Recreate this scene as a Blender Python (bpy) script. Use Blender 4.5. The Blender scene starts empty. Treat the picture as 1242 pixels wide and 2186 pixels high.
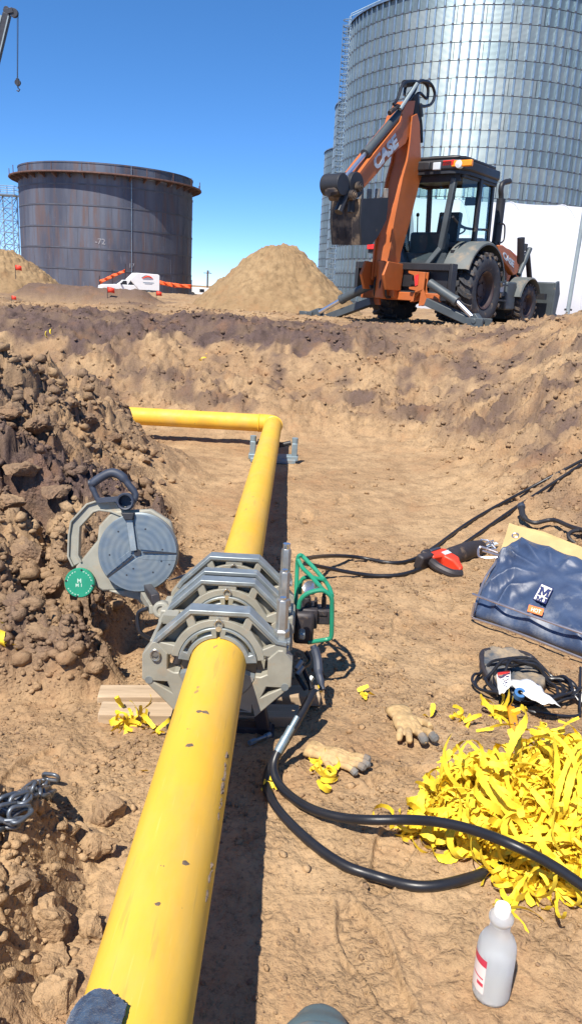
import bpy, bmesh, math, random
import numpy as np
from mathutils import Vector, Matrix

random.seed(7)
scene = bpy.context.scene
COL = scene.collection

# ------------------------------------------------------------------ camera, sky, sun, exposure
EYE = np.array([0.0, 0.0, 1.48]); FPX = 1640.0
PITCH = math.radians(16.1); ROLL = 0.055
cam = bpy.data.cameras.new('camera')
cam.sensor_fit = 'VERTICAL'; cam.sensor_height = 24.0; cam.lens = 24.0 * FPX / 2186.0
cam.clip_start = 0.05; cam.clip_end = 6000
camo = bpy.data.objects.new('camera', cam); COL.objects.link(camo)
camo.matrix_world = Matrix.Translation(EYE.tolist()) @ Matrix.Rotation(math.pi/2 - PITCH, 4, 'X') @ Matrix.Rotation(ROLL, 4, 'Z')
scene.camera = camo

SUN_EL = math.radians(55.5); SUN_AZ = math.radians(27.0)      # behind the camera, to its left
to_sun = Vector((-math.sin(SUN_AZ)*math.cos(SUN_EL), -math.cos(SUN_AZ)*math.cos(SUN_EL), math.sin(SUN_EL)))
world = bpy.data.worlds.new('World'); scene.world = world; world.use_nodes = True
wn = world.node_tree.nodes; wl = world.node_tree.links
sky = wn.new('ShaderNodeTexSky'); sky.sky_type = 'NISHITA'; sky.sun_disc = False
sky.sun_elevation = SUN_EL; sky.sun_rotation = math.atan2(to_sun.x, to_sun.y)
sky.altitude = 2500; sky.air_density = 0.5; sky.dust_density = 0.0; sky.ozone_density = 4.0
grade = wn.new('ShaderNodeHueSaturation'); grade.inputs['Hue'].default_value = .503; grade.inputs['Saturation'].default_value = 1.35
soft = wn.new('ShaderNodeGamma'); soft.inputs[1].default_value = .75
wl.new(sky.outputs[0], soft.inputs[0]); wl.new(soft.outputs[0], grade.inputs['Color']); wl.new(grade.outputs[0], wn['Background'].inputs[0]); wn['Background'].inputs[1].default_value = 0.15
sl = bpy.data.lights.new('sun', 'SUN'); sl.energy = 3.2; sl.angle = math.radians(0.5); sl.color = (1.0, 0.93, 0.82)
so = bpy.data.objects.new('sun', sl); COL.objects.link(so)
so.rotation_euler = to_sun.to_track_quat('Z', 'Y').to_euler()
scene.view_settings.view_transform = 'Standard'; scene.view_settings.look = 'None'
scene.view_settings.gamma = 1; scene.view_settings.use_curve_mapping = False
scene.view_settings.exposure = 1.2

# ------------------------------------------------------------------ measuring helpers (photo pixel -> point of the place)
def ray(px, py):
    dx, dy = px - 621, py - 1093
    c, s = math.cos(ROLL), math.sin(ROLL)
    X = dx*c + dy*s; Y = -dx*s + dy*c
    return np.array([X/FPX, math.cos(PITCH) - Y/FPX*math.sin(PITCH), -(math.sin(PITCH) + Y/FPX*math.cos(PITCH))])
def atY(px, py, Y):
    r = ray(px, py); return Vector((EYE + r*(Y/r[1])).tolist())
def atZ(px, py, z):
    r = ray(px, py); return Vector((EYE + r*((z-EYE[2])/r[2])).tolist())

# ------------------------------------------------------------------ object helpers
def tag(o, label=None, cat=None, group=None, kind=None):
    if label: o['label'] = label
    if cat: o['category'] = cat
    if group: o['group'] = group
    if kind: o['kind'] = kind
    return o
def thing(name, label, cat, loc=(0,0,0), rot=(0,0,0), group=None, M=None):
    o = bpy.data.objects.new(name, None); COL.objects.link(o); o.empty_display_size = .1
    if M is not None: o.matrix_world = M
    else: o.location = loc; o.rotation_euler = rot
    return tag(o, label, cat, group)
def copy_tree(o, parent=None):
    c = o.copy(); COL.objects.link(c); c.parent = parent
    for ch in [q for q in bpy.data.objects if q.parent == o]:
        copy_tree(ch, c)
    return c
def frame_from(o, x, y=None, z=None):
    """4x4 from origin and two of the axes"""
    x = Vector(x).normalized()
    if z is None:
        y = Vector(y); z = x.cross(y).normalized(); y = z.cross(x)
    else:
        z = Vector(z); y = z.cross(x).normalized(); z = x.cross(y)
    M = Matrix(((x.x, y.x, z.x, o[0]), (x.y, y.y, z.y, o[1]), (x.z, y.z, z.z, o[2]), (0,0,0,1)))
    return M

class MB:
    def __init__(s): s.v = []; s.f = []
    def add(s, vs, fs, M=None):
        n = len(s.v)
        if M is not None: vs = [M @ Vector(v) for v in vs]
        s.v += [tuple(v) for v in vs]; s.f += [tuple(i+n for i in f) for f in fs]
        return s
    def box(s, c, size, M=None, R=None):
        hx, hy, hz = size[0]/2, size[1]/2, size[2]/2
        vs = [Vector((x*hx, y*hy, z*hz)) for x in (-1,1) for y in (-1,1) for z in (-1,1)]
        if R is not None: vs = [R @ v for v in vs]
        vs = [v + Vector(c) for v in vs]
        return s.add(vs, [(0,1,3,2),(4,6,7,5),(0,4,5,1),(2,3,7,6),(0,2,6,4),(1,5,7,3)], M)
    def beam(s, p0, p1, w, h, up=(0,0,1), M=None):
        p0 = Vector(p0); p1 = Vector(p1); d = (p1-p0).normalized()
        u = d.cross(Vector(up))
        if u.length < 1e-4: u = d.cross(Vector((1,0,0)))
        u.normalize(); n = u.cross(d)
        vs = [p + u*a*w/2 + n*b*h/2 for p in (p0, p1) for a, b in ((-1,-1),(1,-1),(1,1),(-1,1))]
        return s.add(vs, [(3,2,1,0),(4,5,6,7),(0,1,5,4),(1,2,6,5),(2,3,7,6),(3,0,4,7)], M)
    def tube(s, path, r, n=8, closed=False, caps=True, M=None):
        P = [Vector(p) for p in path]; m = len(P)
        rs = r if isinstance(r, (list, tuple)) else [r]*m
        T = []
        for i in range(m):
            a = P[(i-1) % m] if (closed or i) else P[0]
            b = P[(i+1) % m] if (closed or i < m-1) else P[-1]
            d = b - a
            T.append(d.normalized() if d.length > 1e-9 else Vector((0,0,1)))
        u = T[0].orthogonal().normalized(); vs = []
        for i in range(m):
            if i:
                q = T[i-1].rotation_difference(T[i]); u = q @ u
            u = (u - T[i]*u.dot(T[i])).normalized(); w = T[i].cross(u)
            for k in range(n):
                a = 2*math.pi*k/n
                vs.append(P[i] + (u*math.cos(a) + w*math.sin(a))*rs[i])
        fs = []
        for i in range(m if closed else m-1):
            j = (i+1) % m
            for k in range(n):
                fs.append((i*n+k, i*n+(k+1)%n, j*n+(k+1)%n, j*n+k))
        if caps and not closed:
            fs.append(tuple(range(n-1,-1,-1))); fs.append(tuple((m-1)*n+k for k in range(n)))
        return s.add(vs, fs, M)
    def cyl(s, p0, p1, r0, r1=None, n=16, M=None):
        return s.tube([p0, p1], [r0, r0 if r1 is None else r1], n, M=M)
    def lathe(s, prof, n=32, M=None, cap=True, a0=0, a1=2*math.pi):
        """prof = [(radius, z)...] about local z"""
        full = abs(a1-a0-2*math.pi) < 1e-6; cols = n if full else n+1; vs = []
        for r, z in prof:
            for k in range(cols):
                a = a0 + (a1-a0)*k/n; vs.append((r*math.cos(a), r*math.sin(a), z))
        fs = []
        for i in range(len(prof)-1):
            for k in range(n):
                k2 = (k+1) % cols
                fs.append((i*cols+k, i*cols+k2, (i+1)*cols+k2, (i+1)*cols+k))
        if cap and full:
            if prof[0][0] > 1e-6: fs.append(tuple(range(cols-1,-1,-1)))
            if prof[-1][0] > 1e-6: fs.append(tuple((len(prof)-1)*cols+k for k in range(cols)))
        return s.add(vs, fs, M)
    def prism(s, poly, depth, M=None, z0=None):
        """2-D polygon (x,y) extruded along z, centred unless z0"""
        n = len(poly); a = -depth/2 if z0 is None else z0; b = a + depth
        ar = sum(poly[i][0]*poly[(i+1)%n][1]-poly[(i+1)%n][0]*poly[i][1] for i in range(n))
        if ar < 0: poly = poly[::-1]
        vs = [(x, y, a) for x, y in poly] + [(x, y, b) for x, y in poly]
        fs = [tuple(range(n-1,-1,-1)), tuple(range(n, 2*n))] + [(i, (i+1)%n, n+(i+1)%n, n+i) for i in range(n)]
        return s.add(vs, fs, M)
    def plate(s, outer, holes, depth, M=None, bevel=0.0):
        """polygon with holes, extruded along z (a filled 2-D curve turned into mesh)"""
        cu = bpy.data.curves.new('tmp', 'CURVE'); cu.dimensions = '2D'; cu.fill_mode = 'BOTH'
        cu.extrude = depth/2 - bevel; cu.bevel_depth = bevel; cu.bevel_resolution = 0; cu.offset = -bevel if bevel else 0
        for poly in [outer] + holes:
            sp = cu.splines.new('POLY'); sp.points.add(len(poly)-1); sp.use_cyclic_u = True
            for p, (x, y) in zip(sp.points, poly): p.co = (x, y, 0, 1)
        vs, fs = curve_mesh(cu)
        return s.add(vs, fs, M)
    def text(s, body, size, depth, M=None, bold=0.0, spacing=1.0, shear=0.0):
        cu = bpy.data.curves.new('tmp', 'FONT'); cu.body = body; cu.size = size; cu.extrude = depth/2
        cu.align_x = 'CENTER'; cu.align_y = 'CENTER'; cu.offset = bold; cu.space_character = spacing; cu.shear = shear
        cu.resolution_u = 3
        vs, fs = curve_mesh(cu)
        return s.add(vs, fs, M)
    def build(s, name, mat, parent=None, angle=35, bevel=0, segs=2, subsurf=0, flat=False):
        me = bpy.data.meshes.new(name); me.from_pydata(s.v, [], s.f); me.validate(); 
        o = bpy.data.objects.new(name, me); COL.objects.link(o)
        me.materials.append(mat)
        if not flat:
            me.polygons.foreach_set('use_smooth', [True]*len(me.polygons))
            if angle < 180: me.set_sharp_from_angle(angle=math.radians(angle))
        me.update()
        if bevel:
            b = o.modifiers.new('bevel', 'BEVEL'); b.width = bevel; b.segments = segs; b.limit_method = 'ANGLE'; b.angle_limit = math.radians(40)
            b.harden_normals = False
        if subsurf:
            b = o.modifiers.new('sub', 'SUBSURF'); b.levels = subsurf; b.render_levels = subsurf
        if parent is not None: o.parent = parent
        return o

def curve_mesh(cu):
    ob = bpy.data.objects.new('tmp', cu); COL.objects.link(ob)
    dg = bpy.context.evaluated_depsgraph_get(); ev = ob.evaluated_get(dg); me = ev.to_mesh()
    vs = [v.co.copy() for v in me.vertices]; fs = [tuple(p.vertices) for p in me.polygons]
    ev.to_mesh_clear(); bpy.data.objects.remove(ob); bpy.data.curves.remove(cu)
    return vs, fs
def spline(pts, per=8, closed=False):
    """Catmull-Rom through the points"""
    P = [Vector(p) for p in pts]; n = len(P); out = []
    for i in range(n if closed else n-1):
        if closed: a, b, c, d = P[(i-1)%n], P[i], P[(i+1)%n], P[(i+2)%n]
        else: a, b, c, d = P[max(i-1,0)], P[i], P[i+1], P[min(i+2,n-1)]
        for k in range(per):
            t = k/per
            out.append(.5*((2*b) + (c-a)*t + (2*a-5*b+4*c-d)*t*t + (3*b-a-3*c+d)*t**3))
    if not closed: out.append(P[-1])
    return out
def melt(mb, voxel, smooth=4, it=.5):
    """fuse overlapping pieces into one continuous skin"""
    me = bpy.data.meshes.new('tmp'); me.from_pydata(mb.v, [], mb.f); ob = bpy.data.objects.new('tmp', me); COL.objects.link(ob)
    r = ob.modifiers.new('r', 'REMESH'); r.mode = 'VOXEL'; r.voxel_size = voxel
    s_ = ob.modifiers.new('s', 'SMOOTH'); s_.iterations = smooth; s_.factor = it
    dg = bpy.context.evaluated_depsgraph_get(); ev = ob.evaluated_get(dg); m2 = ev.to_mesh()
    out = MB(); out.add([v.co.copy() for v in m2.vertices], [tuple(p.vertices) for p in m2.polygons])
    ev.to_mesh_clear(); bpy.data.objects.remove(ob); bpy.data.meshes.remove(me)
    return out

# ------------------------------------------------------------------ materials
def new_mat(name):
    m = bpy.data.materials.new(name); m.use_nodes = True
    nt = m.node_tree; return m, nt, nt.nodes['Principled BSDF']
def nd(nt, t, **kw):
    n = nt.nodes.new(t)
    for k, v in kw.items():
        if k in ('ins',):
            for a, b in v.items(): n.inputs[a].default_value = b
        else: setattr(n, k, v)
    return n
def ramp(nt, src, stops):
    r = nt.nodes.new('ShaderNodeValToRGB'); e = r.color_ramp.elements
    while len(e) < len(stops): e.new(.5)
    for k, (p, c) in enumerate(stops):
        e[k].position = p; e[k].color = (c, c, c, 1) if not isinstance(c, tuple) else (*c, 1)
    nt.links.new(src, r.inputs[0]); return r.outputs[0]
def mixc(nt, fac, a, b, mode='MIX'):
    m = nt.nodes.new('ShaderNodeMix'); m.data_type = 'RGBA'; m.blend_type = mode
    for sock, val in ((m.inputs[0], fac), (m.inputs[6], a), (m.inputs[7], b)):
        if isinstance(val, bpy.types.NodeSocket): nt.links.new(val, sock)
        elif isinstance(val, (tuple, list)): sock.default_value = (*val, 1)
        else: sock.default_value = val
    return m.outputs[2]
def noise(nt, vec, scale, detail=4, rough=.55, dist=0):
    n = nt.nodes.new('ShaderNodeTexNoise'); n.inputs['Scale'].default_value = scale
    n.inputs['Detail'].default_value = detail; n.inputs['Roughness'].default_value = rough; n.inputs['Distortion'].default_value = dist
    if vec is not None: nt.links.new(vec, n.inputs['Vector'])
    return n.outputs[0]
def coords(nt, kind='Object', scale=(1,1,1)):
    t = nt.nodes.new('ShaderNodeTexCoord')
    if scale == (1,1,1): return t.outputs[kind]
    mp = nt.nodes.new('ShaderNodeMapping'); mp.inputs['Scale'].default_value = scale
    nt.links.new(t.outputs[kind], mp.inputs['Vector']); return mp.outputs[0]
def bump(nt, bs, h, strength, dist=.01, prev=None):
    b = nt.nodes.new('ShaderNodeBump'); b.inputs['Strength'].default_value = strength; b.inputs['Distance'].default_value = dist
    nt.links.new(h, b.inputs['Height'])
    if prev is not None: nt.links.new(prev, b.inputs['Normal'])
    nt.links.new(b.outputs[0], bs.inputs['Normal']); return b.outputs[0]

DUST = (.36, .25, .15)
def mat(name, col, rough=.55, metal=0.0, var=.18, scale=6, dust=.25, dscale=9, bmp=.15, bscale=60, bdist=.002, dustcol=DUST, spec=.5, scr=0):
    m, nt, bs = new_mat(name); co = coords(nt)
    n1 = noise(nt, co, scale, 5)
    lo = tuple(c*(1-var) for c in col); hi = tuple(min(1, c*(1+var)) for c in col)
    base = mixc(nt, ramp(nt, n1, [(.3, 0.0), (.7, 1.0)]), lo, hi)
    r0 = None
    if dust:
        d = ramp(nt, noise(nt, co, dscale, 7, .65), [(.70 - dust*.46, 0.0), (.97 - dust*.34, 1.0)])
        base = mixc(nt, d, base, dustcol)
        mr = nt.nodes.new('ShaderNodeMapRange'); mr.inputs[3].default_value = rough; mr.inputs[4].default_value = .9
        nt.links.new(d, mr.inputs[0]); nt.links.new(mr.outputs[0], bs.inputs['Roughness'])
        if metal:
            mm = nt.nodes.new('ShaderNodeMapRange'); mm.inputs[3].default_value = metal; mm.inputs[4].default_value = 0
            nt.links.new(d, mm.inputs[0]); nt.links.new(mm.outputs[0], bs.inputs['Metallic'])
    else:
        bs.inputs['Roughness'].default_value = rough; bs.inputs['Metallic'].default_value = metal
    nt.links.new(base, bs.inputs['Base Color']); bs.inputs['Specular IOR Level'].default_value = spec
    if bmp: bump(nt, bs, noise(nt, co, bscale, 5, .6), bmp, bdist)
    return m

def soil_mat(name, pale, mid, dark):
    m, nt, bs = new_mat(name)
    co = coords(nt, 'Object')
    at = nt.nodes.new('ShaderNodeAttribute'); at.attribute_name = 'soil'
    n1 = noise(nt, co, 1.3, 6, .6); n2 = noise(nt, co, 7.0, 8, .65); n3 = noise(nt, co, 70, 6, .7); n4 = noise(nt, co, 260, 3, .6)
    c = mixc(nt, ramp(nt, n1, [(.40, 0.0), (.60, 1.0)]), pale, mid)
    c = mixc(nt, ramp(nt, n2, [(.44, 0.0), (.66, .75)]), c, tuple(v*.55 for v in mid))
    c = mixc(nt, ramp(nt, n2, [(.42, .0), (.3, .35)]), c, pale)
    c = mixc(nt, at.outputs['Fac'], c, mixc(nt, ramp(nt, n2, [(.4, 0.0), (.6, 1.0)]), dark, tuple(v*1.7 for v in dark)))
    c = mixc(nt, ramp(nt, n3, [(.34, .45), (.5, 0.0)]), c, tuple(v*.6 for v in dark))
    c = mixc(nt, ramp(nt, noise(nt, co, 2.6, 5, .6), [(.55, 0.0), (.75, .30)]), c, (.40, .20, .09))
    c = mixc(nt, ramp(nt, n4, [(.3, .25), (.5, 0.0), (.62, 0.0), (.8, .3)]), c, tuple(min(1, v*1.25) for v in pale))
    nt.links.new(c, bs.inputs['Base Color']); bs.inputs['Roughness'].default_value = .97; bs.inputs['Specular IOR Level'].default_value = .15
    vo = nt.nodes.new('ShaderNodeTexVoronoi'); vo.inputs['Scale'].default_value = 62; vo.inputs['Randomness'].default_value = 1
    wob = nt.nodes.new('ShaderNodeVectorMath'); wob.operation = 'ADD'; nn = nt.nodes.new('ShaderNodeTexNoise'); nn.inputs['Scale'].default_value = 40; nn.inputs['Detail'].default_value = 3
    sc_ = nt.nodes.new('ShaderNodeVectorMath'); sc_.operation = 'SCALE'; sc_.inputs[3].default_value = .035
    nt.links.new(co, nn.inputs['Vector']); nt.links.new(nn.outputs[1], sc_.inputs[0]); nt.links.new(co, wob.inputs[0]); nt.links.new(sc_.outputs[0], wob.inputs[1]); nt.links.new(wob.outputs[0], vo.inputs['Vector'])
    gr = nt.nodes.new('ShaderNodeMath'); gr.operation = 'MULTIPLY'; iv = nt.nodes.new('ShaderNodeMath'); iv.operation = 'SUBTRACT'; iv.inputs[0].default_value = 1
    nt.links.new(vo.outputs['Distance'], iv.inputs[1]); nt.links.new(iv.outputs[0], gr.inputs[0]); nt.links.new(ramp(nt, n2, [(.42, .15), (.62, 1.0)]), gr.inputs[1])
    b1 = bump(nt, bs, n2, .22, .03); b2 = bump(nt, bs, n3, .22, .010, b1); b3 = bump(nt, bs, gr.outputs[0], .8, .010, b2); bump(nt, bs, n4, .6, .004, b3)
    return m
PALE, MID, DARK = (.455, .31, .175), (.325, .20, .108), (.066, .046, .045)
M_soil = soil_mat('soil', PALE, MID, DARK)
M_clod = soil_mat('clod_soil', (.46, .315, .18), (.35, .215, .115), DARK)
M_sand = soil_mat('sand_pile', (.35, .24, .13), (.26, .17, .09), (.2, .145, .1))
# ------------------------------------------------------------------ noise for shaping the earth
def _h(ix, iy, s):
    n = (ix.astype(np.int64)*374761393 + iy.astype(np.int64)*668265263 + s*1442695041) & 0xffffffff
    n = ((n ^ (n >> 13)) * 1274126177) & 0xffffffff
    n = ((n ^ (n >> 16)) * 2246822519) & 0xffffffff
    return ((n ^ (n >> 15)) & 0xffffff) / float(0xffffff)
def vnoise(x, y, s=0):
    x0 = np.floor(x); y0 = np.floor(y); fx = x-x0; fy = y-y0
    fx = fx*fx*fx*(fx*(fx*6-15)+10); fy = fy*fy*fy*(fy*(fy*6-15)+10)
    a = _h(x0, y0, s); b = _h(x0+1, y0, s); c = _h(x0, y0+1, s); d = _h(x0+1, y0+1, s)
    return ((a*(1-fx)+b*fx)*(1-fy) + (c*(1-fx)+d*fx)*fy)*2 - 1
def fbm(x, y, s=0, o=4, g=.5):
    v = 0; a = 1; t = 0
    for k in range(o):
        v = v + a*vnoise(x*2.03**k + 17.3*k, y*2.03**k - 9.1*k, s+k); t += a; a *= g
    return v/t
def lumps(x, y, cell, s=0, dens=.8):
    """rough clods: angular domes of random size, one per cell"""
    X = x/cell; Y = y/cell; x0 = np.floor(X); y0 = np.floor(Y); out = np.zeros_like(X)
    for i in (-1,0,1):
        for j in (-1,0,1):
            cx = x0+i; cy = y0+j
            r = .30 + .42*_h(cx, cy, s+2); on = _h(cx, cy, s+3) < dens
            a = _h(cx, cy, s+4)*6.283; dx = X-(cx+_h(cx, cy, s)); dy = Y-(cy+_h(cx, cy, s+1))
            ca, sa = np.cos(a), np.sin(a); u = dx*ca+dy*sa; v = (-dx*sa+dy*ca)*1.35
            d = .55*np.sqrt(u*u+v*v) + .45*np.maximum(np.abs(u), np.abs(v))*1.15
            h = np.sqrt(np.clip(1-(d/r)**2, 0, 1))*r*on*(1+.5*u/r*(_h(cx, cy, s+5)-.3))
            out = np.maximum(out, h)
    return out*cell
def blocks(x, y, cell, s=0, crackw=.24):
    """broken soil: tilted facets parted by cracks"""
    X = x/cell; Y = y/cell; x0 = np.floor(X); y0 = np.floor(Y)
    F1 = np.full_like(X, 9.); F2 = np.full_like(X, 9.); h = np.zeros_like(X)
    for i in (-1,0,1):
        for j in (-1,0,1):
            cx = x0+i; cy = y0+j; dx = X-(cx+_h(cx, cy, s)); dy = Y-(cy+_h(cx, cy, s+1)); d = np.hypot(dx, dy)
            f = _h(cx, cy, s+2)**1.3*.62 + (_h(cx, cy, s+3)-.5)*.8*dx + (_h(cx, cy, s+4)-.5)*.8*dy - .55*d*d
            near = d < F1; F2 = np.where(near, F1, np.minimum(F2, d)); h = np.where(near, f, h); F1 = np.where(near, d, F1)
    t = np.clip((F2-F1)/crackw, 0, 1)
    return (h+.25)*t*(2-t)*cell
def ridged(x, y, s=0, o=4):
    v = 0; a = 1; t = 0
    for k in range(o):
        v = v + a*(1-np.abs(vnoise(x*2.1**k+31*k, y*2.1**k-7*k, s+k))*2); t += a; a *= .55
    return v/t
def sst(t):
    t = np.clip(t, 0, 1); return t*t*(3-2*t)

def macro(x, y):
    w1 = fbm(x*.6, y*.6, 11, 3); w2 = fbm(x*1.7, y*1.7, 21, 3)
    a = (y - (7.85 + .4*w1 + .15*w2))/2.9
    xt = np.interp(y, [-1, 1, 2, 3, 4, 5.4, 7.5, 9], [2.6, 2.1, 1.75, 1.35, 1.2, 1.3, 1.05, .8])
    b = (x - (xt + .22*w2))/2.5
    k = 5.0; t = np.log(np.exp(np.clip(k*a, -30, 30)) + np.exp(np.clip(k*b, -30, 30)))/k
    tc = np.clip(t, 0, 1)
    z = 1.0*(.45*tc + .55*sst(tc))
    berm = .62*sst((x-2.3)/2.2)*np.exp(-((y-9.3)/2.6)**2)*sst((y-5.2)/2)
    z = z + berm
    # spoil bank on the left, inside the pit
    tl = sst((-.60 - x - .12*w2 - .10*w1)/1.45)
    fy = (.36*sst((y-2.28-.12*w2)/.42) + .64*sst((y-2.5)/2.5))*(1 - sst((y-6.05-.15*w1)/.95))
    edge = .22*sst((-.60-.16*w2-x)/.20)*sst((y-2.42-.16*w2)/.20)*(1-sst((y-4.0)/1.2))
    zl = .74*tl*fy + edge; tl = np.maximum(tl, edge/.22)
    far = sst((y-11)/3)
    z = np.maximum(z, zl) + .05*w1*far*sst((60-y)/40)
    # old cut and its back wall beyond the rim, on the left
    z = z + .34*np.exp(-((y-18.6)/.55)**2)*sst((x+7.0)/.8)*(1-sst((x+3.9)/.8)) - .35*np.exp(-((y-16.6)/1.0)**2)*sst((x+6.5)/.8)*(1-sst((x+3.6)/.8))
    z = z - 1.6*sst((y-33)/38)
    z = z + .13*np.exp(-((x+3.0)/.5)**2-((y-14.2)/.6)**2)
    z = z + .10*np.exp(-((y-31)/3.2)**2)*np.exp(-((x+6.5)/3.0)**2)
    z = z - .13*np.exp(-((x+.98)/.30)**2-((y-2.85)/.34)**2)
    # broken ground in the near left corner, and a shallow hollow on the right
    nl = sst((-.40-.05*w2-x)/.16)*sst((1.66+.10*w2-y)/.16)
    z = z + .045*nl
    z = z + .15*sst((3.1-y)/1.7)*(1-np.clip(tl, 0, 1))
    z = z + .02*fbm(x*1.1, y*1.1, 5, 3)*(1-far)
    return z, tc, np.maximum(tl*np.clip(fy*1.6, 0, 1), np.clip(edge*3.5, 0, 1)), nl, far
PRINTS = [(.30, 1.62, 1.2), (.62, 2.62, .9), (.36, 2.98, 2.2), (.55, 3.35, 1.3), (.18, 3.7, 1.7), (.42, 4.25, 1.5), (.22, 1.30, 1.9), (.40, 1.98, .4), (-.72, 1.9, 1.2), (.75, 3.0, .3), (.10, 5.0, 1.6), (.38, 5.5, 1.4)]
def H(x, y, full=True):
    x = np.asarray(x, float); y = np.asarray(y, float)
    z, t, L, nl, far = macro(x, y)
    q = .35*fbm(x*3, y*3, 31, 3)
    xx = x + .05*fbm(x*7, y*7, 41, 2); yy = y + .05*fbm(x*7+5, y*7-3, 43, 2)
    wall = sst((t-.04)/.25)*(1-far*.75)
    flo = 1 - np.clip(wall + L + nl, 0, 1)
    pat = np.clip(.55 + 1.1*fbm(x*.9+3, y*.9, 81, 3), .12, 1.1); pat2 = np.clip(.5+1.3*fbm(x*1.6-8, y*1.6, 85, 3), 0, 1)
    b1 = blocks(xx, yy, .36, 100); b2 = blocks(xx+.3*b1, yy, .16, 110); b3 = blocks(xx+.4*b2, yy+.3*b2, .07, 120)
    sml = lumps(xx, yy, .045, 130, .6)
    z = z - .07*L - .62*L*sst((y-2.5)/.5)*lumps(xx+9, yy, .46, 150, .55) + b1*(.62*L*sst((y-2.3)/.4) + .10*wall*pat + .38*nl)
    z = z + b2*(.85*L + .55*wall*pat + .85*nl + .04*flo*pat2)
    z = z + b3*(1.05*L + .80*wall*pat + .80*nl + .10*flo*pat2)
    z = z + blocks(xx, yy, .036, 140, .3)*(1.1*L + .6*wall*pat) + sml*(.15*L + .50*wall*pat2 + .5*nl + .16*flo*pat2)
    z = z + .014*fbm(x*9, y*9, 51, 4)*(1+2*L+nl+wall*1.5) + .0028*fbm(x*31, y*31, 55, 3)
    z = z + .12*wall*(ridged(x*1.5, y*2.2, 61, 6)-.35) + .05*wall*(ridged(x*5, y*6, 63, 4)-.3) + .09*L*(ridged(x*2.6, y*2.6, 65, 6)-.35)
    for px_, py_, an in PRINTS:                       # boot prints trodden into the floor
        ca, sa = math.cos(an), math.sin(an); u = (x-px_)*ca + (y-py_)*sa; v = -(x-px_)*sa + (y-py_)*ca
        near = (np.abs(u) < .2) & (np.abs(v) < .12)
        if not near.any(): continue
        wd = .048 - .012*np.clip(np.abs(u-.02)/.1, 0, 1)**2 + .004*np.sin(u*30); d = np.sqrt((u/.15)**4 + (v/wd)**4)
        z = z - .014*sst((1.05-d)*5)*(1 + .14*np.sin(u*210)) + .007*np.exp(-((d-1.25)/.22)**2)*flo
    z = z + .035*far*sst((60-y)/30)*(ridged(x*.9, y*.9, 67, 4)-.3)
    return z
def soilmap(x, y):
    z, t, L, nl, far = macro(x, y)
    n = fbm(x*1.2, y*1.2, 71, 4); n2 = fbm(x*4, y*4, 75, 4)
    band = sst((t-.62+.14*n+.12*n2)/.10)*(1-sst((y-11.4+.5*n)/.6))*(1-.8*sst((x-.2)/2.4))
    s = band*np.clip(.95+.4*n2, 0, 1)
    s = np.maximum(s, L*np.clip(.78 + .8*n + .7*n2, .12, 1))
    s = np.maximum(s, sst((t-.12)/.2)*np.clip(.30 + 1.0*n + 1.0*n2, .10, .85)*(1-far))
    s = np.maximum(s, far*np.clip(n*1.1+n2*.3-.1, 0, .55))
    s = np.maximum(s, .85*np.exp(-((y-18.4)/.8)**2)*sst((x+7.2)/.8)*(1-sst((x+3.6)/.8)))
    s = np.maximum(s, .8*np.exp(-((x+3.0)/.5)**2-((y-14.2)/.5)**2))
    s = np.maximum(s, nl*np.clip(.2 + .5*n+.5*n2, 0, .7))
    return np.clip(s, 0, 1)
def G(x, y):
    return float(H(np.array([x]), np.array([y]))[0])
_T = np.concatenate([np.linspace(.8, 6, 190), np.linspace(6.03, 30, 160)])
def hit(px, py, lift=0.0):
    r = ray(px, py); T = _T
    for _ in range(2):
        P = EYE[None] + r[None]*T[:, None]
        d = P[:, 2] - (H(P[:, 0], P[:, 1]) + lift); i = np.where(d <= 0)[0]
        i = int(i[0]) if len(i) else len(T)-1
        if i == 0: break
        T = np.linspace(T[i-1], T[i], 9)
    if i == 0: p = P[0]
    else:
        w = d[i-1]/(d[i-1]-d[i]+1e-12); p = P[i-1]*(1-w)+P[i]*w
    return Vector(p.tolist())

# ------------------------------------------------------------------ the ground, one sheet to the horizon
ys = list(np.linspace(-4, .75, 26)); y = .8
while y < 12.2: ys.append(y); y += max(.0046, .0037*y)
while y < 45: ys.append(y); y *= 1.011
while y < 5200: ys.append(y); y *= 1.16
us = np.linspace(-.56, .56, 540)
g = .56*1.12**np.arange(1, 34)
us = np.concatenate([-g[::-1], us, g])
YY, UU = np.meshgrid(np.array(ys), us, indexing='ij')
XX = UU*(np.where(YY > .5, .62 + .9*YY, 1.07))
ZZ = H(XX, YY)
ZZ = np.where(YY > 60, ZZ - .25*sst((YY-60)/60), ZZ)
nr, nc = XX.shape
me = bpy.data.meshes.new('ground')
me.vertices.add(nr*nc); me.vertices.foreach_set('co', np.stack([XX, YY, ZZ], -1).astype(np.float32).ravel())
idx = np.arange(nr*nc).reshape(nr, nc)
q = np.stack([idx[:-1, :-1], idx[:-1, 1:], idx[1:, 1:], idx[1:, :-1]], -1).reshape(-1, 4)
me.loops.add(q.size); me.loops.foreach_set('vertex_index', q.ravel().astype(np.int32))
me.polygons.add(len(q)); me.polygons.foreach_set('loop_start', np.arange(0, q.size, 4, dtype=np.int32))
me.polygons.foreach_set('use_smooth', np.ones(len(q), bool))
me.update(calc_edges=True)
at_ = me.attributes.new('soil', 'FLOAT', 'POINT'); at_.data.foreach_set('value', soilmap(XX, YY).astype(np.float32).ravel())
me.materials.append(M_soil)
ground = bpy.data.objects.new('ground', me); COL.objects.link(ground)
tag(ground, 'sandy excavated pit floor and banks running out to flat ground', kind='structure')

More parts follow.
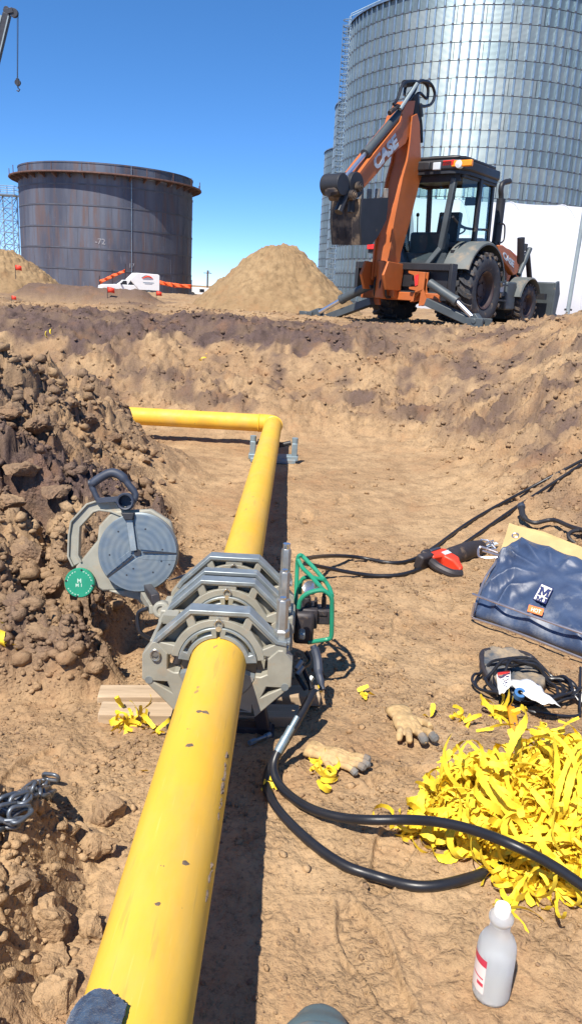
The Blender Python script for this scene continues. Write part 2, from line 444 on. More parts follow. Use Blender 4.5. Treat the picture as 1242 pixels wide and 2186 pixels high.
# ------------------------------------------------------------------ loose crumbs of soil over it all (nobody could count them)
def clod_shape(seed, sub=1, rough=.35, cuts=7):
    bm = bmesh.new(); bmesh.ops.create_icosphere(bm, subdivisions=sub, radius=1)
    rnd = random.Random(seed); k = [Vector((rnd.gauss(0,1), rnd.gauss(0,1), rnd.gauss(0,1))).normalized() for _ in range(cuts)]
    kk = [rnd.uniform(.45, .92) for _ in range(cuts)]
    for v in bm.verts:
        p = v.co.copy()
        for n, d in zip(k, kk):
            e = p.dot(n) - d
            if e > 0: p -= n*e*.97
        p *= 1 + rnd.uniform(-rough, rough)*.45
        v.co = Vector((p.x, p.y, p.z*.72))
    vs = np.array([v.co[:] for v in bm.verts]); fs = np.array([[l.index for l in f.verts] for f in bm.faces]); bm.free()
    return vs, fs
def scatter(name, pts, sizes, shapes, m, label, seed=3, sink=.25, soil=None):
    rng = np.random.default_rng(seed); V = []; F = []; S = []; off = 0; ns = len(shapes)
    pts = np.asarray(pts); sizes = np.asarray(sizes)
    for k in range(ns):
        P = pts[k::ns]; s = sizes[k::ns]; n = len(P); vs, fs = shapes[k]
        if not n: continue
        a = rng.uniform(0, 6.283, n); b = rng.normal(0, .5, n); ca, sa, cb, sb = np.cos(a), np.sin(a), np.cos(b), np.sin(b)
        Z = np.zeros(n); R = np.stack([np.stack([ca, -sa*cb, sa*sb], -1), np.stack([sa, ca*cb, -ca*sb], -1), np.stack([Z, sb, cb], -1)], 1)
        q = np.stack([np.ones(n), rng.uniform(.65, 1, n), rng.uniform(.7, 1.1, n)], -1)
        W = np.einsum('nij,nvj->nvi', R, vs[None]*q[:, None, :]*s[:, None, None]) + P[:, None, :]; W[:, :, 2] += (s*(.5-sink))[:, None]
        V.append(W.reshape(-1, 3)); F.append((fs[None] + (off + np.arange(n)*len(vs))[:, None, None]).reshape(-1, fs.shape[1])); off += n*len(vs)
        S.append(np.repeat(np.zeros(n) if soil is None else np.asarray(soil)[k::ns], len(vs)))
    V = np.concatenate(V); F = np.concatenate(F)
    me = bpy.data.meshes.new(name); me.vertices.add(len(V)); me.vertices.foreach_set('co', V.astype(np.float32).ravel())
    me.loops.add(F.size); me.loops.foreach_set('vertex_index', F.ravel().astype(np.int32))
    me.polygons.add(len(F)); me.polygons.foreach_set('loop_start', np.arange(0, F.size, 3, dtype=np.int32)); me.update(calc_edges=True)
    a_ = me.attributes.new('soil', 'FLOAT', 'POINT'); a_.data.foreach_set('value', np.concatenate(S).astype(np.float32))
    me.materials.append(m); o = bpy.data.objects.new(name, me); COL.objects.link(o)
    return tag(o, label, kind='stuff')
shapes_s = [clod_shape(k, 1) for k in range(10)]; shapes_m = [clod_shape(40+k, 2, .22) for k in range(10)]
rng = np.random.default_rng(5)
N = 110000
yy = .9*np.exp(rng.uniform(0, math.log(17/.9), N)); xx = rng.uniform(-.5, .5, N)*(.62+.9*yy)
z_, t_, L_, nl_, far_ = macro(xx, yy)
patch = np.clip(.5 + 1.1*fbm(xx*2.2, yy*2.2, 91, 3), .02, 1)
wgt = (.16 + 2.4*np.clip(L_*1.5, 0, 1) + .9*nl_ + .95*sst((t_-.05)/.2))*patch
keep = rng.uniform(0, 1, N) < np.clip(wgt, 0, 1)*.62
keep &= ~((np.abs(xx+.2) < .42) & (yy > 2.0) & (yy < 2.8) )
xx, yy = xx[keep], yy[keep]
sz = (.0030 + .0085*rng.pareto(2.4, len(xx)).clip(0, 3.0))*(.75+.15*yy); sz = np.minimum(sz, .055)
sz *= np.where((t_[keep] > .06) & (L_[keep] < .2), .72, 1.0)
sz *= np.where(np.clip(L_ + nl_ + t_, 0, 1)[keep] < .08, .55, 1.0)*np.where(L_[keep] > .2, 1.35, 1.0)
pz = H(xx, yy)
crumbs = scatter('soil_crumbs', np.stack([xx, yy, pz], -1), sz, shapes_s, M_clod, 'loose crumbs and clods of dry soil scattered over pit and banks', soil=soilmap(xx, yy)*.8)

N2 = 75000
yy = .9*np.exp(rng.uniform(0, math.log(4.6/.9), N2)); xx = rng.uniform(-.5, .5, N2)*(.62+.9*yy)
patch = np.clip(.30 + 1.3*fbm(xx*3.2, yy*3.2, 191, 4), .06, 1); keep = rng.uniform(0, 1, N2) < patch*.9
xx, yy = xx[keep], yy[keep]; sz = (.0017 + .0026*rng.pareto(3.0, len(xx)).clip(0, 3))*(.7+.25*yy); pz = H(xx, yy)
grit = scatter('soil_grit', np.stack([xx, yy, pz], -1), sz, shapes_s, M_clod, 'fine loose grit of dry soil on the pit floor near the viewer', seed=9, soil=np.clip(rng.uniform(-.3, .6, len(xx)), 0, 1))
def clod(px, py, size, label, seed, soil=.2, group=None, squash=.8):
    p = hit(px, py); vs, fs = clod_shape(seed, 4, .0, 16); rnd = random.Random(seed)
    nz = fbm(vs[:, 0]*2.0+seed, vs[:, 1]*2.0+vs[:, 2]*1.7, seed, 5); rz = blocks(vs[:, 0]*1.0+vs[:, 2]*.6+seed, vs[:, 1]-vs[:, 2]*.5, .55, seed)
    vs = vs*(.86+.30*nz[:, None]+.45*rz[:, None]+.05*fbm(vs[:, 0]*14, vs[:, 1]*14+vs[:, 2]*9, seed+3, 3)[:, None]); a = rnd.uniform(0, 6.28)
    R = np.array([[math.cos(a), -math.sin(a), 0], [math.sin(a), math.cos(a), 0], [0, 0, 1]])
    vs = (vs*size*np.array([1, .8, squash])) @ R.T
    mb = MB(); mb.add([Vector(v) for v in vs.tolist()], [tuple(f) for f in fs.tolist()])
    o = mb.build('soil_clod', M_clod, angle=28); o.location = p + Vector((0, 0, size*.12))
    a_ = o.data.attributes.new('soil', 'FLOAT', 'POINT'); a_.data.foreach_set('value', np.full(len(vs), soil, np.float32))
    return tag(o, label, 'clod', group)
clod(195, 1815, .085, 'big flat sided brown clod in the broken soil beside the pipe', 301, .1)
clod(225, 1745, .08, 'upright clod with a dark shaded side just above the big flat one', 302, .25)
clod(100, 1965, .07, 'rounded clod alone at the left edge of the broken soil', 303, .05)
clod(190, 1985, .055, 'orange tinted clod close to the pipe in the broken soil', 304, 0)
clod(45, 1890, .05, 'small squat clod below the steel chain', 305, .2)
clod(105, 2060, .06, 'tall split clod in the lower left of the broken soil', 306, .1)
clod(130, 2130, .065, 'pale clod lying next to the blue cloth', 307, .0)
GL = 'large dark clods on the left spoil bank'
for k, (px, py, s) in enumerate([(80,915,.13),(30,880,.10),(185,900,.09),(150,862,.08),(245,935,.08),(60,1010,.12),(15,1080,.10),(120,1055,.09),(310,985,.07),(60,1180,.10),(110,1250,.08),(200,960,.08),(280,1060,.06),(40,1290,.09),(90,1360,.08),(345,1030,.05)]):
    clod(px, py, s, 'rough dark clod among others like it on the left spoil bank', 400+k, .35 + .4*random.random(), GL, .75)
# ------------------------------------------------------------------ spoil piles on the flat ground
def pile(name, label, cx, cy, rad, height, seed, stretch=1.0, power=1.15):
    n = 220; m = 90; V = []; zc = float(H(np.array([cx]), np.array([cy]))[0])
    th = np.linspace(0, 2*np.pi, n, endpoint=False); rr = np.linspace(0, 1.25, m)
    T, R = np.meshgrid(th, rr); x = cx + R*rad*np.cos(T)*stretch; y = cy + R*rad*np.sin(T)
    lob = 1 + .14*fbm(np.cos(T)*1.4+seed, np.sin(T)*1.4, seed, 3)
    q = np.clip(1 - (R/lob), 0, 1)
    z = height*(1.06*q - .16*np.exp(-(R/.13)**2) + .05*fbm(x*1.3, y*1.3, seed+3, 4)*sst(q*4))
    z += (.05*np.abs(fbm(T*9, R*2, seed+5, 3)) )*sst(q*3)*sst((1-q)*3) + .6*lumps(x, y, .10, seed+9, .7)*sst(q*6) + .4*lumps(x, y, .22, seed+19, .5)*sst(q*6)
    z = zc - .10 - .25*np.clip(R-1, 0, 1) + z
    P = np.stack([x, y, z], -1).reshape(-1, 3); idx = np.arange(n*m).reshape(m, n)
    mb = MB(); mb.v = [tuple(p) for p in P.tolist()]
    mb.f = [(int(idx[i, k]), int(idx[i, (k+1) % n]), int(idx[i+1, (k+1) % n]), int(idx[i+1, k])) for i in range(m-1) for k in range(n)]
    o = mb.build(name, M_sand, angle=180); tag(o, label, 'dirt pile'); return o
p_ = atY(592, 640, 19.0)
pile('dirt_pile', 'tall pointed pile of sandy soil left of the backhoe', p_.x-.02, 19.0, 2.15, 1.72, 17)
p_ = atY(8, 600, 22.0)
pile('dirt_pile', 'low sandy soil pile at the left edge before the dark tank', p_.x, 22.0, 1.75, 1.32, 27, 1.1)

# ------------------------------------------------------------------ materials of the far plant
def steel_plate_mat():
    m, nt, bs = new_mat('mill_steel'); co = coords(nt); oi = nt.nodes.new('ShaderNodeObjectInfo')
    cs = coords(nt, 'Object', (.35, .35, .06))
    n1 = noise(nt, cs, 1.0, 6, .6); n2 = noise(nt, coords(nt, 'Object', (1, 1, .12)), 1.3, 5, .6)
    c = mixc(nt, ramp(nt, n1, [(.4, 0.), (.62, 1.)]), (.070, .080, .115), (.15, .165, .21))
    c = mixc(nt, ramp(nt, n2, [(.48, 0.), (.66, .75)]), c, (.16, .095, .075))
    c = mixc(nt, ramp(nt, noise(nt, cs, 3.1, 5, .7), [(.62, 0.), (.72, .6)]), c, (.22, .22, .27))
    c = mixc(nt, oi.outputs['Random'], c, mixc(nt, .3, c, (.07, .07, .10)))
    nt.links.new(c, bs.inputs['Base Color']); bs.inputs['Metallic'].default_value = .25; bs.inputs['Roughness'].default_value = .6
    return m
def galv_mat():
    m, nt, bs = new_mat('galvanised_sheet'); oi = nt.nodes.new('ShaderNodeObjectInfo'); co = coords(nt)
    c = mixc(nt, oi.outputs['Random'], (.22, .29, .32), (.36, .41, .42))
    c = mixc(nt, ramp(nt, noise(nt, co, 1.5, 4), [(.4, 0.), (.7, .5)]), c, (.22, .29, .34))
    nt.links.new(c, bs.inputs['Base Color']); bs.inputs['Metallic'].default_value = .8
    mr = nt.nodes.new('ShaderNodeMapRange'); mr.inputs[3].default_value = .42; mr.inputs[4].default_value = .54
    nt.links.new(oi.outputs['Random'], mr.inputs[0]); nt.links.new(mr.outputs[0], bs.inputs['Roughness'])
    w = nt.nodes.new('ShaderNodeTexWave'); w.wave_type = 'BANDS'; w.bands_direction = 'Z'; w.inputs['Scale'].default_value = 3.0
    nt.links.new(co, w.inputs['Vector']); bump(nt, bs, w.outputs[0], .6, .03)
    return m
M_chalk = mat('faded_chalk', (.30, .30, .33), .8, 0, .3, 9, 0, bmp=0)
M_mill = steel_plate_mat(); M_galv = galv_mat()
M_galvrib = mat('galvanised_rib', (.34, .43, .50), .45, .8, .15, 2, 0, bmp=0)
M_seam = mat('seam_steel', (.10, .105, .13), .6, .3, .2, 1, 0, bmp=0)
M_rust = mat('rusty_steel', (.13, .072, .06), .75, .2, .3, 3, 0, bmp=0)
M_tent = mat('white_fabric', (.50, .51, .55), .8, 0, .03, .4, 0, bmp=.25, bscale=.8, bdist=.1)
M_greysteel = mat('grey_painted_steel', (.30, .36, .38), .45, .2, .12, 3, .1)
M_dk = mat('dark_steel', (.045, .045, .055), .5, .3, .2, 5, 0, bmp=0)
M_white = mat('white_paint', (.80, .80, .80), .35, 0, .03, 3, .08)
M_glassdark = mat('dark_car_glass', (.02, .025, .035), .08, 0, .05, 2, 0, bmp=0)
M_rubber = mat('tyre_rubber', (.04, .042, .05), .75, 0, .2, 20, .32, dscale=6, bmp=.3, bscale=40)
M_orange_net = mat('orange_netting', (.85, .13, .03), .6, 0, .15, 8, 0, bmp=0)
M_red_flag = mat('red_flag_cloth', (.85, .06, .03), .6, 0, .1, 8, 0, bmp=0)
M_wood_pole = mat('pole_wood', (.12, .09, .07), .8, 0, .2, 8, 0)

# ------------------------------------------------------------------ the dark steel storage tank
TY = 105.0; tc = atY(231, 480, TY); TR = 10.75; fy_ = TY - TR
tank = thing('storage_tank', 'open topped dark steel tank of welded rings with a walkway near its rim', 'tank', (tc.x, TY, -.9))
zs = [0.0] + [atY(231, y, fy_).z + .9 for y in (577, 532, 487, 440, 396)] + [atY(231, 349, fy_).z + .9]
for k in range(6):
    a, b = zs[k], zs[k+1]; r = TR - .02*(k % 2)
    mb = MB()
    mb.lathe([(r, a+.05), (r, b-.05), (r-.10, b-.05), (r-.10, a+.05), (r, a+.05)], 120, cap=False)
    mb.build('shell_ring', M_mill, tank, 40)
    npl = 9
    if k < 6:
        sm = MB()
        sm.lathe([(r+.05, b-.09), (r+.05, b+.07), (r-.12, b+.07), (r-.12, b-.09), (r+.05, b-.09)], 120, cap=False)
        sm.build('weld_seam', M_seam if k < 5 else M_mill, tank, 40)
    for j in range(12):
        a_ = math.radians(195 + j*14 + (k % 2)*7)
        vb = MB(); vb.box((r*math.cos(a_), r*math.sin(a_), (a+b)/2), (.04, .03, b-a-.2), R=None)
        vb.build('vertical_weld', M_seam, tank)
zw = atY(231, 371, fy_-.9).z + .9
wk = MB(); wk.lathe([(TR+.02, zw), (TR+.98, zw), (TR+.98, zw+.10), (TR+.02, zw+.10), (TR+.02, zw)], 120, cap=False)
wk.build('walkway', M_dk, tank, 40)
wr = MB()
wr.tube([((TR+1.02)*math.cos(2*math.pi*k/96), (TR+1.02)*math.sin(2*math.pi*k/96), zw+.05) for k in range(96)], .12, 6, True)
wr.build('edge_pipe', M_rust, tank)
for j in range(40):
    a_ = 2*math.pi*j/40; c_, s_ = math.cos(a_), math.sin(a_)
    b_ = MB(); b_.prism([(TR, 0), (TR+.98, 0), (TR+.98, -.12), (TR, -.5)], .12, M=Matrix.Translation((0, 0, zw)) @ Matrix.Rotation(a_, 4, 'Z') @ Matrix.Rotation(math.pi/2, 4, 'X'))
    b_.build('bracket', M_rust, tank)
    if j % 2 == 0:
        p_ = MB(); p_.cyl((c_*(TR+.98), s_*(TR+.98), zw), (c_*(TR+.98), s_*(TR+.98), zw+1.0), .05, n=6); p_.build('rail_post', M_rust, tank)
cb = MB(); a_ = math.radians(298); cb.cyl(((TR+.12)*math.cos(a_), (TR+.12)*math.sin(a_), 0), ((TR+.12)*math.cos(a_), (TR+.12)*math.sin(a_), zs[6]), .035, n=6)
cb.build('drop_cable', M_galvrib, tank)
for (px, py, body, sz) in ((214, 516, '-72', .9), (280, 567, '17', .7)):
    p_ = atY(px, py, fy_); an = math.atan2(p_.y-TY, p_.x-tc.x); an = -math.pi/2 + (p_.x-tc.x)/TR
    tx = MB(); tx.text(body, sz, .02, Matrix.Translation(((TR+.02)*math.cos(an), (TR+.02)*math.sin(an), p_.z+.9)) @ Matrix.Rotation(an+math.pi/2, 4, 'Z') @ Matrix.Rotation(math.pi/2, 4, 'X'), .01)
    tx.build('chalk_marking', M_chalk, tank)

# ------------------------------------------------------------------ grain silos
def silo(label, px_edge, py_edge, Y, R, H_, detail, px_center=None):
    if px_center: xc = atY(px_center, 450, Y).x
    else: xc = atY(px_edge, py_edge, Y).x + R*1.0
    root = thing('grain_silo', label, 'silo', (xc, Y, -1.1), group='corrugated grain silos')
    root.rotation_euler = (0, 0, 0)
    face = math.atan2(-Y, -xc)                       # towards the pit
    rh = 1.62; nr_ = int(H_/rh)
    if detail == 2:
        ns = 34; da = 2*math.pi/ns; meshes = {}
        vis = [j for j in range(ns) if abs(((j*da - face + math.pi) % (2*math.pi)) - math.pi) < math.radians(84)]
        sh = MB(); sh.lathe([(R, .03), (R+.02, rh*.5), (R, rh-.03)], 6, a0=-da/2+.0016, a1=da/2-.0016); shm = None
        count = 0; rest = MB()
        for i in range(nr_):
            for j in range(ns):
                a = j*da + (i % 2)*da/2
                if j in vis and count < 298:
                    if shm is None: o = sh.build('wall_sheet', M_galv, root, 180); shm = o.data
                    else: o = bpy.data.objects.new('wall_sheet', shm); COL.objects.link(o); o.parent = root
                    o.location = (0, 0, i*rh); o.rotation_euler = (0, 0, a); count += 1
                else:
                    rest.add(sh.v, sh.f, Matrix.Translation((0, 0, i*rh)) @ Matrix.Rotation(a, 4, 'Z'))
        o = rest.build('wall_sheets', M_galv, root, 180); o['kind'] = 'stuff'
    else:
        for i in range(nr_):
            sh = MB(); sh.lathe([(R, i*rh+.03), (R+.02, i*rh+rh*.5), (R, i*rh+rh-.03)], 96, cap=False); sh.build('wall_ring', M_galv, root, 180)
    for i in range(nr_+1):                           # dark lapped bolt line of each ring
        sm = MB(); sm.lathe([(R+.03, i*rh-.028), (R+.06, i*rh+.028)], 96, cap=False); sm.build('lap_seam', M_seam, root)
    rib = MB(); rib.box((R+.10, 0, nr_*rh/2), (.16, .17, nr_*rh)); nrib = 104; ro = None
    clip = MB()
    for j in range(nrib):
        a = 2*math.pi*(j+.5)/nrib
        if abs(((a - face + math.pi) % (2*math.pi)) - math.pi) > math.radians(86): continue
        if ro is None: o = rib.build('stiffener', M_galvrib, root); ro = o.data
        else: o = bpy.data.objects.new('stiffener', ro); COL.objects.link(o); o.parent = root
        o.rotation_euler = (0, 0, a)
        for i in range(nr_+1):
            clip.box((R+.14, 0, i*rh), (.10, .20, .20), M=Matrix.Rotation(a, 4, 'Z'))
    o = clip.build('splice_clips', M_seam, root); o['kind'] = 'stuff'
    ev = MB(); ev.lathe([(R+.30, nr_*rh-.05), (R+.30, nr_*rh+.15), (R-.2, nr_*rh+.2)], 96, cap=False); ev.build('eave', M_galvrib, root)
    rf = MB(); rf.lathe([(R+.1, nr_*rh+.12), (1.2, nr_*rh+R*.5), (0, nr_*rh+R*.5)], 96, cap=False); rf.build('roof', M_galv, root, 30)
    return root, xc, face, nr_*rh
s1, sx1, fc1, hh1 = silo('largest corrugated silo in front, with a bright vertical glare', 0, 0, 103.0, 15.75, 32.6, 2, 992)
silo('second corrugated silo, partly hidden behind the largest one', 717, 250, 143.0, 15.75, 32.6, 1)
silo('farthest and lowest looking silo at the left end of the row', 690, 400, 188.0, 15.75, 32.6, 1)
silo('sliver of a silo at the right edge behind the white tent', 1237, 420, 150.0, 15.75, 32.6, 1)
# caged ladder on the largest silo, up its left side
ld = thing('caged_ladder', 'caged steel ladder climbing the left side of the largest silo', 'ladder', (sx1, 103.0, -1.1))
al = math.radians(187); ca, sa = math.cos(al), math.sin(al); R_ = 15.75+.2
t_ = Vector((-sa, ca, 0)); n_ = Vector((ca, sa, 0))
for s_ in (-.3, .3):
    b_ = MB(); b_.cyl(n_*R_+t_*s_, n_*R_+t_*s_+Vector((0, 0, hh1+.8)), .07, n=6); b_.build('side_rail', M_galvrib, ld)
rg = None
for k in range(52):
    if rg is None:
        b_ = MB(); b_.tube([n_*(R_+.85*math.sin(q))+t_*(.55*math.cos(q)) for q in [math.pi*i/8 for i in range(9)]], .06, 5)
        b_.cyl(n_*R_-t_*.3, n_*R_+t_*.3, .05, n=5); o = b_.build('cage_hoop', M_galvrib, ld); rg = o.data
    else: o = bpy.data.objects.new('cage_hoop', rg); COL.objects.link(o); o.parent = ld
    o.location = (0, 0, 1.0+k*(hh1/52))
for s_ in (-.5, .5):                                  # handrail going on up the roof
    b_ = MB(); q0 = n_*(R_+.1)+t_*s_+Vector((0, 0, hh1+.9)); q1 = n_*3.0+t_*s_+Vector((0, 0, hh1+.9+6.6)); b_.cyl(q0, q1, .06, n=6)
    for k in range(8): b_.cyl(q0.lerp(q1, k/7), q0.lerp(q1, k/7)-Vector((0, 0, 1.0)), .045, n=5)
    b_.build('roof_rail', M_galvrib, ld)
for q in (.5, 1.57, 2.64):
    b_ = MB(); p0 = n_*(R_+.85*math.sin(q))+t_*(.55*math.cos(q)); b_.cyl(p0, p0+Vector((0, 0, hh1)), .05, n=5); b_.build('cage_strap', M_galvrib, ld)

# ------------------------------------------------------------------ long white hoop tent behind the backhoe
QY = 50.2; QR = 5.0
s_ = atY(1120, 434, 1.0); s_ = (s_.z-1.48)
while max((.55 + QR*.985*math.sin(a) - 1.48)/(QY - QR*math.cos(a)) for a in np.linspace(.2, 1.6, 60)) < s_: QR += .02
tent = thing('hoop_tent', 'long white fabric hoop tent standing behind the backhoe', 'tent', (0, QY, .55))
x0, x1 = atY(868, 620, 46).x, atY(1212, 620, 46).x
xs = [x0, x0+(x1-x0)/3, x0+2*(x1-x0)/3, x1, x1+3.6, x1+7.2]
for k in range(5):
    mb = MB(); n = 26; m = 14; V = []
    for i in range(m+1):
        u = i/m; x = xs[k] + (xs[k+1]-xs[k])*u
        for j in range(n+1):
            a = math.pi*j/n; sag = .05*math.sin(math.pi*u)*(.4+.6*math.sin(a)) - (.035*math.sin(u*17+k)*max(0, math.cos(a))**2*math.sin(a*2) if a < 1.6 else 0)
            r = QR - sag - (.06 if k == 4 else 0); V.append((x, -r*math.cos(a), r*.985*math.sin(a)))
    F = [(i*(n+1)+j, i*(n+1)+j+1, (i+1)*(n+1)+j+1, (i+1)*(n+1)+j) for i in range(m) for j in range(n)]
    mb.add(V, F); mb.build('cover_panel', M_tent, tent, 180)
for x in xs:
    mb = MB(); mb.tube([(x, -(QR+.02)*math.cos(math.pi*j/30), (QR+.02)*.985*math.sin(math.pi*j/30)) for j in range(31)], .045, 6)
    mb.build('hoop', M_tent, tent)
for x in (xs[0], xs[-1]):
    mb = MB(); mb.add([(x, -QR*math.cos(math.pi*j/26), QR*.985*math.sin(math.pi*j/26)) for j in range(27)], [tuple(range(27))]); mb.build('end_wall', M_tent, tent)

p_ = atY(1214, 640, 24.0)
post = thing('steel_post', 'tall grey steel post leaning a little at the right edge before the tent', 'post', (p_.x, 24.0, 1.0))
b_ = MB(); b_.cyl((0, 0, -.2), (.10, .0, 6.0), .062, n=14); b_.build('tube', M_greysteel, post)
b_ = MB(); b_.box((0, 0, .08), (.22, .22, .16)); b_.cyl((-.1, 0, .35), (.12, 0, .35), .03, n=8); b_.build('base_clamp', M_dk, post)

# ------------------------------------------------------------------ crane boom at the top left
cr0 = atY(-22, 190, 80); cr1 = atY(16, 30, 80); hd_ = atY(31, 28, 80)
crane = thing('mobile_crane', 'dark crane boom tip reaching in at the top left with a hook on its line', 'crane', cr1)
b_ = MB(); d_ = cr0 - cr1; b_.beam(d_*3.2, d_*.0, .62, .62); b_.build('boom', M_dk, crane, bevel=.03)
b_ = MB(); b_.beam(d_*1.0+Vector((-.35, -.3, .1)), d_*.05+Vector((-.35, -.3, .1)), .12, .16); b_.beam(d_*1.0+Vector((.32, -.3, .1)), d_*.05+Vector((.32, -.3, .1)), .08, .1); b_.build('boom_rail', M_greysteel, crane)
h_ = hd_ - cr1
b_ = MB(); b_.beam((-.25, 0, .1), h_ + Vector((-.05, 0, .2)), .5, .42); b_.cyl(h_+Vector((0, -.16, 0)), h_+Vector((0, .16, 0)), .38, n=18); b_.cyl((.0, -.2, .35), (0, .2, .35), .26, n=14); b_.build('boom_head', M_dk, crane, bevel=.02)
hk = atY(39, 182, 80) - cr1; lt = Vector((h_.x+.36, 0, h_.z-.1))
b_ = MB(); b_.cyl(lt, Vector((hk.x, 0, hk.z+.4)), .035, n=6); b_.cyl(lt+Vector((-.09, 0, 0)), Vector((hk.x-.06, 0, hk.z+.4)), .02, n=6); b_.build('hoist_line', M_dk, crane)
b_ = MB(); b_.cyl((hk.x, -.12, hk.z+.22), (hk.x, .12, hk.z+.22), .27, n=16); b_.box((hk.x, 0, hk.z+.25), (.22, .3, .62))
b_.tube([(hk.x, 0, hk.z-.05), (hk.x, 0, hk.z-.22), (hk.x+.16, 0, hk.z-.36), (hk.x+.05, 0, hk.z-.52), (hk.x-.12, 0, hk.z-.44)], .06, 8); b_.build('hook_block', M_dk, crane)

# ------------------------------------------------------------------ lattice tower at the left edge
lx0, lx1 = atY(2, 450, 120).x, atY(33, 450, 120).x; w_ = lx1-lx0
tow = thing('lattice_tower', 'pale steel lattice tower at the left edge with a railed platform on top', 'tower', ((lx0+lx1)/2, 120, -1.0))
zt = atY(15, 418, 120).z + 1.0
for sx in (-1, 1):
    for sy in (-1, 1):
        b_ = MB(); b_.box((sx*w_/2, sy*w_/2, zt/2), (.16, .16, zt)); b_.build('leg', M_galvrib, tow)
nb = 8
for k in range(nb):
    za, zb = zt*k/nb, zt*(k+1)/nb
    for s_ in (-1, 1):
        b_ = MB()
        b_.beam((-w_/2, s_*w_/2, za), (w_/2, s_*w_/2, zb), .09, .09); b_.beam((w_/2, s_*w_/2, za), (-w_/2, s_*w_/2, zb), .09, .09)
        b_.beam((s_*w_/2, -w_/2, za), (s_*w_/2, w_/2, zb), .09, .09); b_.beam((-w_/2, s_*w_/2, zb), (w_/2, s_*w_/2, zb), .10, .10); b_.build('brace', M_galvrib, tow)
b_ = MB(); b_.box((0, 0, zt+.1), (w_*1.45, w_*1.3, .16)); b_.build('platform', M_galvrib, tow)
b_ = MB()
for sx in (-.72, -.24, .24, .72):
    for sy in (-.62, .62): b_.cyl((sx*w_, sy*w_, zt+.1), (sx*w_, sy*w_, zt+1.3), .05, n=6)
for z in (.7, 1.25):
    for sy in (-.62, .62): b_.cyl((-.72*w_, sy*w_, zt+z), (.72*w_, sy*w_, zt+z), .05, n=6)
    for sx in (-.72, .72): b_.cyl((sx*w_, -.62*w_, zt+z), (sx*w_, .62*w_, zt+z), .05, n=6)
b_.build('handrail', M_galvrib, tow)

# ------------------------------------------------------------------ white crew truck with a box body
tp = atY(213, 618, 74); te = atY(334, 618, 76)
Lt = (te-tp).length; truck = thing('pickup_truck', 'white crew truck with a tall box body parked before the dark tank', 'truck', M=frame_from((tp.x, 74, atY(300, 583, 75).z-2.95*.68), (te.x-tp.x, 2.2, 0), z=(0, 0, 1)) @ Matrix.Diagonal((1.02, 1, .68, 1)))
b_ = MB(); b_.prism([(0, .55), (.05, 1.05), (.35, 1.22), (1.45, 1.30), (1.95, 1.30), (3.35, 1.30), (3.35, .5), (2.9, .5), (.4, .45)], 1.95, M=Matrix.Rotation(math.pi/2, 4, 'X')); b_.build('body', M_white, truck, bevel=.05)
b_ = MB(); b_.prism([(1.35, 1.28), (1.95, 1.92), (3.05, 1.95), (3.3, 1.28)], 1.75, M=Matrix.Rotation(math.pi/2, 4, 'X')); b_.build('cab', M_white, truck, bevel=.06)
for (a, b) in (((1.72, 1.34), (2.28, 1.84)), ((2.38, 1.34), (3.0, 1.86))):
    b_ = MB(); b_.prism([(a[0], a[1]), (a[0]+.26, b[1]), (b[0], b[1]), (b[0]+.05, a[1])], .03, M=Matrix.Translation((0, -.885, 0)) @ Matrix.Rotation(math.pi/2, 4, 'X')); b_.build('side_window', M_glassdark, truck)
b_ = MB(); b_.add([(1.40, -.80, 1.33), (1.40, .80, 1.33), (1.90, .72, 1.89), (1.90, -.72, 1.89)], [(0, 1, 2, 3)], Matrix.Translation((-.03, 0, .03))); b_.build('windscreen', M_glassdark, truck)
b_ = MB(); b_.prism([(2.55, 2.02), (3.35, .72), (5.3, .72), (5.3, 2.75), (5.15, 2.9), (3.2, 2.95)][::1], 2.1, M=Matrix.Rotation(math.pi/2, 4, 'X')); b_.build('box_body', M_white, truck, bevel=.05)
sw = MB(); sw.tube([(3.7+.95*u, -1.07, 2.25+.32*math.sin(u*3.0)) for u in [i/12 for i in range(13)]], [.03+.09*math.sin(math.pi*i/12) for i in range(13)], 6); sw.build('swoosh_logo', M_red_flag, truck)
sw = MB(); sw.tube([(3.62+.9*u, -1.066, 2.35+.25*math.sin(u*3.0)) for u in [i/12 for i in range(13)]], [.02+.07*math.sin(math.pi*i/12) for i in range(13)], 6); sw.build('swoosh_logo', M_dk, truck)
sw = MB(); sw.box((4.25, -1.06, 1.75), (1.0, .02, .07)); sw.box((4.25, -1.06, 1.58), (.7, .02, .05)); sw.build('lettering_line', M_galvrib, truck)
for x in (.95, 4.3):
    for y_ in (-.98, .98):
        w = MB(); w.lathe([(.2, -.13), (.36, -.13), (.39, -.08), (.39, .08), (.36, .13), (.2, .13)], 20, M=Matrix.Translation((x, y_, .39)) @ Matrix.Rotation(math.pi/2, 4, 'X'), cap=True)
        wo = w.build('wheel', M_rubber, truck)
        w = MB(); w.cyl((x, y_*1.02-.12, .39), (x, y_*1.02+.12, .39), .21, n=14); w.build('rim', M_greysteel, wo)
b_ = MB(); b_.box((1.75, -1.08, 1.42), (.1, .2, .24)); b_.build('side_mirror', M_dk, truck)

